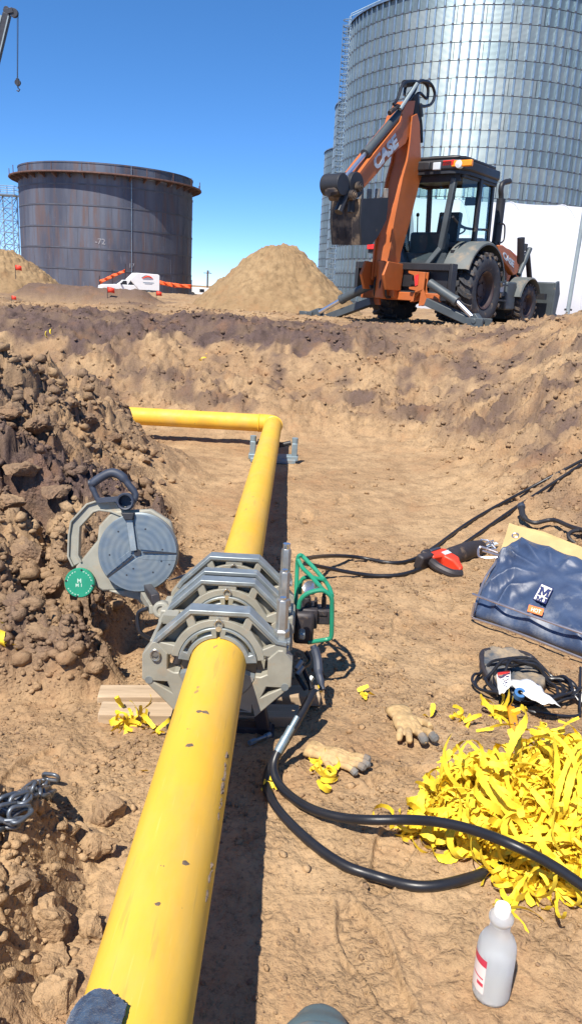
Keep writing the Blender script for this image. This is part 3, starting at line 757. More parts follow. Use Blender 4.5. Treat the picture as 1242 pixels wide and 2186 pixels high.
# ------------------------------------------------------------------ orange nets, flags, far bits
def net(label, pts, Y, h0, h1):
    mb = MB(); P = [atY(px, py, Y) for px, py in pts]; n = 24; V = []; F = []
    for i in range(n+1):
        u = i/n*(len(P)-1); k = min(int(u), len(P)-2); f = u-k; p = P[k].lerp(P[k+1], f); h = h0+(h1-h0)*i/n
        for j in range(5):
            V.append(p + Vector((0, .14*math.sin(i*1.1+j), h*(j/4-.5)*(1-.25*math.sin(math.pi*f)))))
    for i in range(n):
        for j in range(4): F.append((i*5+j, i*5+j+1, (i+1)*5+j+1, (i+1)*5+j))
    root = thing('safety_fence', label, 'fence', P[0])
    mb.add([v-P[0] for v in V], F); o = mb.build('netting', M_orange_net, root)
    so_ = o.modifiers.new('s', 'SOLIDIFY'); so_.thickness = .04
    for p in P:
        b_ = MB(); b_.cyl(p-P[0]+Vector((0, 0, -1.6)), p-P[0]+Vector((0, 0, .7)), .05, n=6); b_.build('stake', M_dk, root)
net('orange safety netting sloping up behind the nose of the white truck', [(213, 603), (240, 590), (268, 578)], 86, .5, .35)
net('orange safety netting sagging along the foot of the tank right of the truck', [(335, 602), (370, 609), (409, 612)], 84, .5, .45)
def flag(label, px, py, s=.17, Y=None):
    p = hit(px, py+6) if Y is None else atY(px, py+8, Y); d = p.y; s = s*d/20
    root = thing('marker_flag', label, 'flag', p, group='small red marker flags')
    b_ = MB(); b_.cyl((0, 0, -.1), (0, 0, s*1.5), s*.05, n=6); b_.build('wire_stake', M_dk, root)
    b_ = MB(); b_.add([(0, 0, s*.7), (s*.5, -.05*s, s*.75), (s*1.0, .08*s, s*.65), (0, 0, s*1.5), (s*.5, -.1*s, s*1.48), (s*.95, .06*s, s*1.35)], [(0, 1, 4, 3), (1, 2, 5, 4)]); o = b_.build('cloth', M_red_flag, root)
    o.modifiers.new('s', 'SOLIDIFY').thickness = s*.06
flag('small red marker flag standing high on the left soil pile', 34, 579, .16, 20.4)
flag('small red marker flag on the ground at the far left edge', 26, 641, .12)
flag('small red marker flag beside the dark cut, near the truck', 230, 630, .18)
flag('small red marker flag before the tank, nearest the pointed soil pile', 334, 634, .14)
p_ = atY(443, 606, 150)
up = thing('utility_pole', 'distant thin utility pole between the tank and the pointed soil pile', 'pole', (p_.x, 150, -.8))
zt = atY(443, 577, 150).z+.8
b_ = MB(); b_.cyl((0, 0, -1), (0, 0, zt), .16, n=8); b_.build('shaft', M_wood_pole, up)
b_ = MB(); b_.box((0, 0, zt-.5), (1.5, .14, .14)); b_.box((.3, 0, zt-.3), (.1, .1, .5)); b_.build('crossarm', M_wood_pole, up)
p_ = atY(426, 612, 140)
tr = thing('white_trailer', 'low white trailer roof far off right of the tank', 'trailer', (p_.x, 140, -.55))
b_ = MB(); b_.box((0, 0, 1.0), (4.4, 2.4, 1.2)); b_.build('trailer_body', M_white, tr, bevel=.08)
b_ = MB(); b_.cyl((-1, -1.25, .4), (-1, 1.25, .4), .4, n=14); b_.build('wheel', M_rubber, tr)
b_ = MB(); b_.box((.6, -1.22, 1.1), (.8, .04, .5)); b_.build('side_window', M_glassdark, tr)
# ------------------------------------------------------------------ backhoe loader
M_or = mat('machine_orange', (.47, .128, .032), .45, 0, .12, 3, .22, dscale=5, bmp=.1)
M_oredge = M_or
M_blk = mat('machine_black', (.022, .022, .026), .5, 0, .25, 4, .12, dscale=5, bmp=.12)
M_char = mat('machine_charcoal', (.07, .085, .095), .5, .1, .2, 4, .16, dscale=6)
M_fender = mat('fender_plastic', (.11, .125, .125), .6, 0, .12, 4, .4, dscale=4)
M_chrome = mat('chrome_rod', (.62, .66, .74), .3, .9, .03, 3, 0, bmp=0)
M_mudsteel = mat('muddy_worn_steel', (.045, .038, .04), .6, .35, .3, 4, .56, dscale=4)
M_worn = mat('worn_tooth_steel', (.26, .24, .22), .5, .4, .25, 12, .45)
M_amber = mat('amber_lens', (1.0, .32, .02), .2, 0, .05, 3, 0, bmp=0)
M_redlens = mat('red_lens', (.75, .03, .02), .2, 0, .05, 3, 0, bmp=0)
M_lens = mat('lamp_glass', (.7, .75, .8), .1, .2, .05, 3, 0, bmp=0)
M_decal = mat('silver_decal', (.50, .56, .62), .5, 0, .08, 9, .1)
M_hose = mat('black_hose', (.014, .015, .02), .38, 0, .2, 12, .06, dscale=14, bmp=.15, bscale=90)
M_seat = mat('seat_fabric', (.05, .06, .07), .8, 0, .2, 8, .2)
def glass_mat(name, tint):
    m, nt, bs = new_mat(name); nt.nodes.remove(bs); out = nt.nodes['Material Output']
    t = nt.nodes.new('ShaderNodeBsdfTransparent'); t.inputs[0].default_value = (*tint, 1)
    g_ = nt.nodes.new('ShaderNodeBsdfGlossy'); g_.inputs['Roughness'].default_value = .03
    f = nt.nodes.new('ShaderNodeFresnel'); f.inputs[0].default_value = 1.45; mx = nt.nodes.new('ShaderNodeMixShader')
    nt.links.new(f.outputs[0], mx.inputs[0]); nt.links.new(t.outputs[0], mx.inputs[1]); nt.links.new(g_.outputs[0], mx.inputs[2]); nt.links.new(mx.outputs[0], out.inputs[0])
    return m
M_cabglass = glass_mat('tinted_cab_glass', (.80, .95, .95))

TH = math.radians(38.9)
HD = Vector((math.sin(TH), math.cos(TH), 0)); LF = Vector((-HD.y, HD.x, 0))
BZ = 1.0
BO = Matrix(((HD.x, LF.x, 0, 2.42), (HD.y, LF.y, 0, 14.94), (0, 0, 1, BZ), (0, 0, 0, 1))); BI = BO.inverted()
bh = thing('backhoe_loader', 'orange and black backhoe loader parked on the pit rim with its boom folded up', 'backhoe', M=BO)
def on_axis(px, py, axis, val):
    """local point of the machine seen at that pixel, on the local plane axis = val"""
    r = Vector(ray(px, py).tolist()); e = Vector(EYE.tolist()); o = BI @ e; d = BI.to_3x3() @ r
    return o + d*((val - o[axis])/d[axis])
def bx(px, py, v): return on_axis(px, py, 0, v)
def by(px, py, v): return on_axis(px, py, 1, v)
def c5(x, y): return 860 + x*.24155, 330 + y*.24155
def c6(x, y): return 640 + x*.25765, 540 + y*.25765
def c4(x, y): return 680 + x/4.777, 160 + y/4.777
PX = Matrix.Rotation(math.pi/2, 4, 'X')
def side_prism(mb, pts, y0, y1):
    """x,z outline between two local y"""
    return mb.prism([(p[0], p[1]) for p in pts], abs(y1-y0), M=Matrix.Translation((0, (y0+y1)/2, 0)) @ PX)
# --- wheels
lug_cache = {}
def wheel(x, y, R, w, kind, rimmat):
    s = 1 if y > 0 else -1; ctr = Vector((x, y, R)); RX = Matrix.Translation(ctr) @ PX
    t = MB(); rr = R*.93
    t.lathe([(R*.50, -w*.40), (R*.62, -w*.49), (R*.80, -w*.50), (rr*.985, -w*.43), (rr, -w*.3), (rr, w*.3), (rr*.985, w*.43), (R*.80, w*.50), (R*.62, w*.49), (R*.50, w*.40)], 48, cap=False)
    to = t.build(kind, M_rubber, bh, 60); to.matrix_local = RX
    r_ = MB()
    r_.lathe([(R*.52, w*.38), (R*.50, w*.44), (R*.46, w*.40), (R*.40, w*.16), (R*.18, w*.12), (R*.16, w*.22), (0, w*.22)], 32, cap=False)
    r_.lathe([(R*.52, -w*.38), (R*.50, -w*.44), (R*.46, -w*.40), (R*.40, -w*.16), (R*.18, -w*.12), (R*.16, -w*.22), (0, -w*.22)][::-1], 32, cap=False)
    for k in range(8):
        a = k*math.pi/4
        for q in (1, -1): r_.cyl((R*.27*math.cos(a), R*.27*math.sin(a), q*w*.10), (R*.27*math.cos(a), R*.27*math.sin(a), q*w*.19), R*.03, n=6)
    r_.build('rim', rimmat, to, 40)
    nl = 20 if R > .5 else 22
    key = (R, w)
    if key not in lug_cache:
        l = MB(); h0, h1 = rr*.985, R
        # one chevron lug, curved back from the centre line to the shoulder
        for (z0, z1, a0, a1) in ((-.02*w, .26*w, 0.0, .14), (.26*w, .50*w, .14, .21)):
            wa = .075*R/R
            vs = []
            for z, a in ((z0, a0), (z1, a1)):
                for hh in (h0, h1):
                    hq = hh if z < .3*w else (hh - (R-rr)*.45)
                    for da in (-.062, .062): vs.append((hq*math.cos(a+da), hq*math.sin(a+da), z))
            l.add(vs, [(0, 1, 3, 2), (4, 6, 7, 5), (0, 4, 5, 1), (2, 3, 7, 6), (0, 2, 6, 4), (1, 5, 7, 3)])
        lug_cache[key] = l
    l = lug_cache[key]; first = {}
    for k in range(nl):
        for q in (0, 1):
            a = 2*math.pi*(k + .5*q)/nl
            if q not in first:
                o = MB().add(l.v, l.f if q == 0 else [f[::-1] for f in l.f], None if q == 0 else Matrix.Scale(-1, 4, (0, 0, 1))).build('tread_lug', M_rubber, to, 40); first[q] = o.data
            else: o = bpy.data.objects.new('tread_lug', first[q]); COL.objects.link(o); o.parent = to
            o.rotation_euler = (0, 0, a)
M_rimdk = mat('rim_paint', (.045, .028, .03), .6, 0, .2, 5, .25, dscale=5)
wheel(0, -.84, .655, .47, 'rear_wheel', M_rimdk); wheel(0, .84, .655, .47, 'rear_wheel', M_rimdk)
wheel(2.15, -.80, .43, .32, 'front_wheel', M_rimdk); wheel(2.15, .80, .43, .32, 'front_wheel', M_rimdk)
# --- chassis, hood, axle
m = MB(); m.box((.75, 0, .80), (3.7, .62, .34)); m.box((2.15, 0, .47), (.22, 1.3, .2)); m.cyl((0, -.62, .655), (0, .62, .655), .14, n=14); m.box((0, 0, .66), (.5, .6, .45)); m.build('chassis', M_blk, bh, bevel=.02)
m = MB(); side_prism(m, [(.95, .95), (.95, 1.62), (2.2, 1.50), (2.72, 1.36), (2.80, .80), (2.6, .78)], -.42, .42); m.build('hood', M_or, bh, bevel=.05)
m = MB(); side_prism(m, [(2.80, .84), (2.73, 1.32), (2.77, 1.32), (2.84, .84)], -.34, .34); m.build('grille', M_blk, bh)
m = MB(); a_, b_ = by(*c5(905, 1120), -.85), by(*c5(945, 1375), -.85); m.box(((a_.x+b_.x)/2+.1, -.72, (a_.z+b_.z)/2), (.42, .30, abs(a_.z-b_.z))); m.build('fuel_tank', M_char, bh, bevel=.03)
m = MB()
for z in (.50, .78): m.box((.98, -.78, z), (.42, .28, .03))
m.box((.78, -.78, .66), (.03, .26, .5)); m.build('step', M_blk, bh)
m = MB(); a_ = by(*c5(868, 1180), -.80); m.box((a_.x, -.70, a_.z), (.26, .26, .30)); m.build('battery_box', M_char, bh, bevel=.01)
a_ = by(*c5(868, 1175), -.84); m = MB(); m.box((a_.x, -.835, a_.z), (.2, .008, .16)); m.build('decal', M_decal, bh)
# --- fenders
for s in (-1, 1):
    m = MB(); A0, A1 = math.radians(12), math.radians(158)
    prof = [(.76, -.30), (.80, -.26), (.80, .19), (.77, .23), (.74, .23), (.765, .18), (.765, -.28), (.76, -.30)]
    m.lathe(prof, 26, M=Matrix.Translation((0.02, s*.80, .68)) @ (PX if s < 0 else PX @ Matrix.Scale(-1, 4, (0, 0, 1))), a0=A0, a1=A1)
    m.build('rear_fender', M_fender, bh, 40)
    m = MB(); prof = [(.49, -.16), (.52, -.16), (.52, .16), (.49, .18), (.49, -.16)]
    m.lathe(prof, 18, M=Matrix.Translation((2.12, s*.82, .45)) @ PX, a0=math.radians(25), a1=math.radians(165)); m.build('front_fender', M_fender, bh, 40)
    m = MB(); m.box((.0, s*.60, 1.02), (1.1, .06, .55)); m.build('inner_fender', M_blk, bh)
# --- cab
XR, XF = -.62, .72
p1 = bx(*c5(455, 205), XR); p2 = bx(*c5(330, 840), XR); p3 = bx(*c5(190, 1000), XR-.10)
for s in (-1, 1):
    q = [Vector((p.x, p.y if s < 0 else -p.y, p.z)) for p in (p1, p2, p3)]
    m = MB(); m.beam(q[0], q[1], .10, .10, up=(1, 0, 0)); m.build('rear_pillar', M_char, bh, bevel=.015)
    m = MB(); m.beam(q[1]+Vector((0, 0, .02)), q[2], .09, .10, up=(1, 0, 0)); m.build('rear_lower_pillar', M_char, bh, bevel=.015)
bp_ = by(*c5(715, 850), -.70); bt_ = by(*c5(705, 160), -.70)
for s in (-1, 1):
    m = MB(); m.beam((.02, s*.70, 1.12), (.02, s*.70, 2.52), .07, .10, up=(1, 0, 0)); m.build('door_pillar', M_blk, bh, bevel=.01)
    m = MB(); m.beam((XF, s*.62, .98), (XF-.12, s*.64, 2.52), .08, .08, up=(1, 0, 0)); m.build('front_pillar', M_blk, bh, bevel=.01)
    m = MB(); m.beam((XR, s*.68, 2.50), (XF-.1, s*.68, 2.50), .07, .10); m.build('roof_rail', M_blk, bh, bevel=.01)
    m = MB(); m.beam((.02, s*.69, 1.04), (XF, s*.64, 1.0), .06, .12); m.build('door_sill', M_blk, bh)
m = MB(); m.beam((XR, -.66, 2.47), (XR, .66, 2.47), .07, .16); m.beam((XF-.12, -.62, 2.50), (XF-.12, .62, 2.50), .07, .08); m.build('cab_header', M_blk, bh)
m = MB()
out = [(-.80, -.55), (-.74, -.70), (-.55, -.79), (.62, -.76), (.80, -.64), (.85, -.4)]; out = out + [(x, -y) for x, y in out[::-1]]
m.prism(out, .17, z0=2.55); m.prism([(x*.93+.01, y*.9) for x, y in out], .07, z0=2.722); m.build('cab_roof', M_blk, bh, bevel=.035, segs=3)
m = MB(); m.prism([(x*.97, y*.97) for x, y in out], .05, z0=2.50); m.build('roof_underside', M_blk, bh)
m = MB(); m.box((.15, 0, .99), (1.6, 1.25, .06)); m.build('cab_floor', M_blk, bh)
m = MB(); m.box((XR+.02, 0, 1.12), (.05, 1.05, .24)); m.build('rear_lower_panel', M_char, bh)
pa, pb = [bx(*c5(x, y), XR-.01) for x, y in ((435, 230), (330, 830))]
def pane(name, vs, th=.008):
    m = MB(); m.add(vs, [tuple(range(len(vs)))]); o = m.build(name, M_cabglass, bh, flat=True); return o
pane('rear_window', [(XR, -abs(p1.y)+.05, 2.40), (XR, abs(p1.y)-.05, 2.40), (XR, abs(p2.y)-.05, p2.z), (XR-.08, abs(p3.y)-.02, 1.22), (XR-.08, -abs(p3.y)+.02, 1.22), (XR, -abs(p2.y)+.05, p2.z)])
pane('windscreen', [(XF, -.58, 1.65), (XF, .58, 1.65), (XF-.11, .60, 2.47), (XF-.11, -.60, 2.47)])
for s in (-1, 1):
    pane('quarter_window', [(XR+.04, s*.68, 1.45), (-.03, s*.70, 1.40), (-.03, s*.70, 2.45), (XR+.04, s*.68, 2.45)])
    pane('door_window', [(.07, s*.70, 1.12), (XF-.04, s*.64, 1.08), (XF-.14, s*.655, 2.45), (.07, s*.70, 2.45)])
# seat, wheel, console
m = MB(); m.box((.12, .05, 1.42), (.48, .5, .13)); m.box((.14, .05, 1.25), (.34, .36, .22)); m.build('seat', M_seat, bh, bevel=.04)
m = MB(); m.beam((.38, .05, 1.46), (.46, .05, 2.02), .46, .12, up=(1, 0, 0)); m.build('seat_back', M_seat, bh, bevel=.04)
m = MB(); m.tube([((.58)+.17*math.cos(a)*.8, .0+.19*math.sin(a), 1.70+.17*math.cos(a)*.5) for a in [2*math.pi*k/20 for k in range(20)]], .016, 6, True); m.cyl((.58, 0, 1.70), (.68, 0, 1.25), .03, n=8); m.build('steering_wheel', M_blk, bh)
m = MB(); m.box((-.36, -.02, 1.35), (.22, .72, .5)); m.build('control_console', M_char, bh, bevel=.05)
for y in (-.25, .22):
    m = MB(); m.cyl((-.40, y, 1.58), (-.44, y, 1.86), .012, n=6); m.lathe([(0, 0), (.03, .02), (.03, .06), (0, .08)], 10, M=Matrix.Translation((-.44, y, 1.85))); m.build('control_lever', M_blk, bh)
pc = [by(*c5(x, y), -.62) for x, y in ((420, 550), (480, 620), (560, 655), (720, 665))]
m = MB(); m.tube(spline([Vector((p.x, -.66, p.z)) for p in pc], 6), .022, 6); m.build('door_grab_bar', M_blk, bh)
# lights on the roof edge
for x, mt, w in ((215, M_blk, 34), (300, M_lens, 46)):
    p = bx(*c5(x, 104), -.80); m = MB(); m.box((-.80, p.y, p.z), (.06, w*.0031, .12)); m.build('work_light', mt, bh, bevel=.012)
for x, mt, w in ((400, M_redlens, 80), (515, M_amber, 130)):
    p = bx(*c5(x, 76), -.79); m = MB(); m.box((-.765, p.y, p.z), (.07, w*.0029, .10)); m.build('signal_lamp', mt, bh, bevel=.015)
m = MB(); p = bx(*c5(640, 100), -.62); m.lathe([(0, .06), (.06, .05), (.07, .02), (.07, -.02)], 14, M=Matrix.Translation((-.76, -.69, 2.63)) @ Matrix.Rotation(-math.pi/2, 4, 'Y')); m.build('corner_lamp', M_lens, bh)
m = MB(); p = by(*c5(575, 330), -.3); m.box((.60, -.25, 2.22), (.05, .24, .14)); m.build('cab_mirror', M_blk, bh, bevel=.02)
# --- exhaust and front right rail
e0, e1, e2, e3 = [by(*c5(x, y), -.52) for x, y in ((840, 950), (862, 420), (862, 310), (930, 235))]
m = MB(); m.tube(spline([Vector((e1.x, -.52, e0.z)), Vector((e1.x, -.52, e1.z-.05)), Vector((e2.x, -.52, e2.z)), Vector((e2.x+.06, -.52, e2.z+.12)), Vector((e3.x, -.54, e3.z))], 5), .05, 12); m.build('exhaust_stack', M_blk, bh)
m = MB(); m.cyl((e1.x, -.52, 1.25), (e1.x, -.52, e1.z+.06), .085, n=16); m.build('exhaust_guard', M_blk, bh)
hr = [by(*c5(x, y), -.62) for x, y in ((855, 605), (890, 612), (905, 640), (900, 740), (880, 775), (850, 780))]
m = MB(); m.tube(spline([Vector((p.x, -.6, p.z)) for p in hr], 4), .016, 6); m.build('handrail', M_blk, bh)
# --- loader arms with lettering
for s in (-1, 1):
    pl = [by(*c5(x, y), -.66) for x, y in ((845, 800), (880, 800), (945, 848), (1000, 930), (1022, 990), (1010, 1050), (975, 1068), (935, 1000), (850, 900))]
    m = MB(); side_prism(m, [(p.x, p.z) for p in pl], s*.66, s*.54); arm = m.build('loader_arm', M_or, bh, bevel=.015)
    pl2 = [by(*c5(x, y), -.66) for x, y in ((985, 1000), (1015, 1010), (1060, 1200), (1040, 1260), (1010, 1250))]
    m = MB(); m.beam((2.05, s*.58, .95), (3.05, s*.58, .42), .10, .18); m.build('loader_lower_arm', M_blk, bh, bevel=.015)
def text_quad(body, O, U, V, n, depth, bold=0.0, spacing=1.0):
    """lettering filling the parallelogram O, U (width), V (height)"""
    cu = bpy.data.curves.new('tmp', 'FONT'); cu.body = body; cu.size = 1; cu.extrude = .5; cu.offset = bold; cu.space_character = spacing; cu.resolution_u = 3
    vs, fs = curve_mesh(cu); x0 = min(v.x for v in vs); x1 = max(v.x for v in vs); y0 = min(v.y for v in vs); y1 = max(v.y for v in vs)
    mb = MB(); mb.add([Vector(O) + Vector(U)*((v.x-x0)/(x1-x0)) + Vector(V)*((v.y-y0)/(y1-y0)) + Vector(n)*(v.z*depth) for v in vs], fs); return mb
q0, q1, q2 = [by(*c5(x, y), -.668) for x, y in ((876, 905), (988, 1010), (872, 845))]
q0, q1 = [by(*c5(x, y), -.668) for x, y in ((880, 912), (975, 1003))]; q2 = by(*c5(884, 850), -.668)
text_quad('CASE', q0, q1-q0, q2-q0, (0, -1, 0), .008, .045).build('brand_lettering', M_decal, arm if False else [o for o in bpy.data.objects if o.name.startswith('loader_arm')][0])
def ctube(pts, y, r, name, mt, n=12):
    P = [by(*c5(*p), y) for p in pts]; m = MB(); m.tube([Vector((p.x, y, p.z)) for p in P], r, n); return m.build(name, mt, bh)
ctube([(1040, 735), (1036, 960)], -.60, .075, 'loader_cylinder', M_blk); ctube([(1036, 950), (1030, 1080)], -.60, .04, 'cylinder_rod', M_chrome)
ctube([(1120, 830), (1020, 1060)], -.66, .05, 'loader_link', M_char); ctube([(1095, 860), (1120, 1150)], -.60, .055, 'loader_link', M_blk)
ctube([(1085, 790), (1075, 850)], -.6, .04, 'link_eye', M_blk)
ctube([(1040, 735), (1036, 960)], .60, .075, 'loader_cylinder', M_blk); ctube([(1120, 830), (1020, 1060)], .66, .05, 'loader_link', M_char)
m = MB(); side_prism(m, [(3.05, .12), (3.02, .9), (3.18, .95), (3.30, .7), (3.22, .3), (3.85, .10), (3.88, .04), (3.2, .04)], -1.12, -1.07); m.build('bucket_side', M_char, bh, bevel=.008); m = MB()
side_prism(m, [(3.05, .12), (3.02, .9), (3.18, .95), (3.30, .7), (3.22, .3), (3.85, .10), (3.88, .04), (3.2, .04)], 1.07, 1.12); m.build('bucket_side', M_char, bh, bevel=.008)
m = MB(); side_prism(m, [(3.05, .12), (3.02, .9), (3.07, .92), (3.10, .16), (3.25, .09), (3.86, .075), (3.88, .04), (3.2, .04)], -1.07, 1.07); m.build('loader_bucket', M_char, bh, bevel=.008)
m = MB()
for y in (-.62, .62): side_prism(m, [(2.75, .35), (2.95, .85), (3.04, .85), (3.04, .25)], y-.04, y+.04)
m.beam((2.85, -1.0, .62), (2.85, 1.0, .62), .12, .12); m.build('bucket_linkage', M_blk, bh)
# --- backhoe frame and stabilisers
m = MB(); m.box((-1.08, 0, .98), (.16, 1.95, .12)); m.box((-1.08, 0, .50), (.16, 1.95, .14)); m.box((-1.0, 0, .74), (.10, 1.7, .5))
for s in (-1, 1): m.box((-1.08, s*.95, .74), (.18, .07, .6))
m.build('backhoe_frame', M_blk, bh, bevel=.012)
m = MB(); m.box((-1.15, .0, .48), (.10, 1.6, .14)); m.build('frame_crossbar', M_or, bh, bevel=.012)
for dx in (0, .10):
    pts = [(900, 148), (1042, 160), (1024, 300), (1052, 385), (1035, 432), (982, 440), (1002, 330), (955, 330), (945, 400), (912, 408), (958, 312), (905, 300), (905, 282), (955, 280), (945, 185), (900, 168)]
    P = [bx(*c6(x, y), -1.26) for x, y in pts]; MM = Matrix(((0, 0, 1, -1.26+dx), (1, 0, 0, 0), (0, 1, 0, 0), (0, 0, 0, 1)))
    m = MB(); m.prism([(p.y, p.z) for p in P], .035, M=MM); m.build('stabilizer_bracket', M_or, bh, bevel=.006)
P = [bx(*c6(x, y), -1.285) for x, y in ((948, 190), (982, 175), (975, 265), (952, 275))]
m = MB(); m.prism([(p.y, p.z) for p in P], .01, M=Matrix(((0, 0, 1, -1.285), (1, 0, 0, 0), (0, 1, 0, 0), (0, 0, 0, 1)))); m.build('reflector', M_redlens, bh)
P = [bx(*c6(x, y), -1.24) for x, y in ((590, 372), (660, 380), (665, 432), (600, 425))]
m = MB(); m.prism([(p.y, p.z) for p in P], .05, M=Matrix(((0, 0, 1, -1.24), (1, 0, 0, 0), (0, 1, 0, 0), (0, 0, 0, 1)))); m.build('stabilizer_bracket', M_or, bh, bevel=.006)
def stab(leg, cyl, rod, pad, X):
    a, b = [bx(*p, X) for p in leg]; m = MB(); m.beam(a, b, .13, .17, up=(1, 0, 0)); m.build('stabilizer_leg', M_char, bh, bevel=.012)
    a, b = [bx(*p, X-.10) for p in cyl]; m = MB(); m.cyl(a, b, .075, n=18); d = (b-a).normalized(); m.cyl(b-d*.05, b+d*.02, .085, n=18); m.build('stabilizer_cylinder', M_char, bh)
    c = bx(*rod, X-.10); m = MB(); m.cyl(b, c, .038, n=12); m.build('cylinder_rod', M_chrome, bh)
    p = bx(*pad, X-.05); ok = bx(*leg[1], X)
    m = MB(); m.box((p.x, p.y, p.z), (.55, .52, .06)); m.box((p.x-.16, p.y, p.z+.09), (.05, .30, .16)); m.box((p.x+.16, p.y, p.z+.09), (.05, .30, .16))
    for k in (-1, 1): m.box((p.x-.29, p.y+k*.17, p.z+.0), (.1, .1, .09))
    m.build('stabilizer_pad', M_char, bh, bevel=.01)
    m = MB(); m.beam((p.x, p.y, p.z+.08), (p.x, c.y, c.z), .16, .16, up=(1, 0, 0)); m.cyl((p.x-.2, p.y, p.z+.12), (p.x+.2, p.y, p.z+.12), .045, n=10); m.build('pad_knuckle', M_char, bh, bevel=.01)
stab((c5(215, 1300), c5(590, 1475)), (c5(235, 1135), c5(470, 1295)), c5(605, 1430), c5(660, 1540), -1.32)
stab((c6(600, 400), c6(170, 560)), (c6(590, 262), c6(345, 385)), c6(165, 490), c6(90, 560), -1.32)
# --- swing post, boom, dipper, bucket: a folding plane swung to the left of the machine
SW = BO @ Vector((-1.38, .25, 0)); E_ = Vector((-.62, -.785, 0)).normalized(); N_ = Vector((-E_.y, E_.x, 0))   # N_ towards the viewer's right
MBm = Matrix(((E_.x, 0, -N_.x, SW.x), (E_.y, 0, -N_.y, SW.y), (0, 1, 0, SW.z), (0, 0, 0, 1))); LB = BI @ MBm; MBi = MBm.inverted()
def bp(px, py, off):
    r = Vector(ray(px, py).tolist()); o = MBi @ Vector(EYE.tolist()); d = MBi.to_3x3() @ r
    return o + d*((off - o.z)/d.z)
def poly4(pts, off): return [tuple(bp(*c4(*p), off))[:2] for p in pts]
W1 = .17
near = [(955, 420), (1005, 395), (1030, 500), (1042, 880), (1062, 990), (1020, 1130), (930, 1500), (838, 1815), (820, 2000), (770, 2120), (700, 2090), (722, 1815), (762, 1520), (855, 1050), (905, 870), (930, 690)]
pn = poly4(near, -W1)
for o_ in (-W1+.015, W1-.015):
    m = MB(); m.prism(pn, .03, M=LB @ Matrix.Translation((0, 0, o_))); m.build('boom_side_plate', M_or, bh, bevel=.004)
def inset(poly, d):
    n = len(poly); c = Vector((sum(p[0] for p in poly)/n, sum(p[1] for p in poly)/n)); out = []
    ar = sum(poly[i][0]*poly[(i+1)%n][1]-poly[(i+1)%n][0]*poly[i][1] for i in range(n)); sg = 1 if ar > 0 else -1
    for i in range(n):
        a, b, c_ = Vector(poly[i-1]), Vector(poly[i]), Vector(poly[(i+1) % n])
        n1 = Vector((-(b-a).y, (b-a).x)).normalized()*sg; n2 = Vector((-(c_-b).y, (c_-b).x)).normalized()*sg
        k = (n1+n2); k = k/max(.35, k.length_squared/2) if k.length > 1e-6 else n1
        out.append(tuple(b + k*d))
    return out
m = MB(); m.prism(inset(pn, .05), 2*W1-.062, M=LB); m.build('boom', M_or, bh)
dn = poly4([(838, 400), (870, 330), (915, 262), (985, 262), (960, 420), (930, 600), (885, 700), (800, 765), (690, 880), (600, 1000), (430, 1190), (372, 1050), (500, 885), (700, 655), (825, 500)], -.13)
m = MB(); m.prism(dn, .26, M=LB); dip = m.build('dipper', M_or, bh, bevel=.006)
m = MB(); m.prism([(x, y) for x, y in inset(poly4([(376, 1040), (500, 872), (820, 478), (842, 400), (850, 440), (828, 520), (510, 905), (385, 1070)], -.13), .0)], .30, M=LB); m.build('dipper_flange', M_or, bh)
O_, U_, V_ = bp(*c4(585, 985), -.136), bp(*c4(815, 722), -.136), bp(*c4(545, 850), -.136)
tq = text_quad('CASE', O_, U_-O_, V_-O_, (0, 0, -1), .008, .05); tq.v = [tuple(LB @ Vector(v)) for v in tq.v]; o = tq.build('brand_lettering', M_decal, dip)
def btube(pts, off, r, name, mt, n=12, par=None):
    m = MB(); m.tube([LB @ bp(*c4(*p), off) for p in pts], r, n); return m.build(name, mt, par or bh)
btube([(838, 372), (490, 785)], -.06, .068, 'dipper_cylinder', M_char, 18); btube([(500, 772), (470, 806)], -.06, .078, 'cylinder_gland', M_char, 16); btube([(490, 785), (240, 1080)], -.06, .036, 'cylinder_rod', M_chrome)
btube([(950, 200), (960, 480)], .02, .12, 'apex_casting', M_blk, 10); btube([(1010, 300), (1025, 430)], -.05, .07, 'apex_knuckle', M_blk, 10)
for x0_, y0_, r in ((300, 1125, .19), (160, 1120, .16)):
    p = bp(*c4(x0_, y0_), 0); m = MB(); m.cyl(LB @ Vector((p.x, p.y, -.17)), LB @ Vector((p.x, p.y, .17)), r, n=22); m.build('link_cheek', M_blk, bh, bevel=.008)
for x0_, y0_ in ((412, 1140), (345, 1225)):
    p = bp(*c4(x0_, y0_), -.2); m = MB()
    for r, a, b in ((.075, -.235, .22), (.05, -.255, .23), (.028, -.275, .235)): m.cyl(LB @ Vector((p.x, p.y, a)), LB @ Vector((p.x, p.y, b)), r, n=16)
    m.build('pivot_pin', M_mudsteel, bh)
btube([(90, 1200), (200, 1180)], -.1, .06, 'coupler_lug', M_mudsteel, 8); btube([(300, 1150), (200, 1400)], -.1, .07, 'bucket_link', M_blk, 8); btube([(345, 1225), (330, 1400)], -.12, .06, 'bucket_link', M_blk, 8)
bk = poly4([(440, 1262), (712, 1250), (690, 1480), (610, 1640), (545, 1728), (440, 1735), (425, 1500)], -.30)
bw = MB()
for o_ in (-.285, .285): bw.prism(bk, .03, M=LB @ Matrix.Translation((0, 0, o_)))
bw.build('bucket_side_plate', M_blk, bh, bevel=.004)
shell = [bk[0], bk[6], bk[5], bk[4], bk[3], bk[2]]; inn = inset(bk, .03); sh2 = [inn[0], inn[6], inn[5], inn[4], inn[3], inn[2]]
m = MB(); m.prism(shell + sh2[::-1], .535, M=LB); m.build('backhoe_bucket', M_mudsteel, bh)
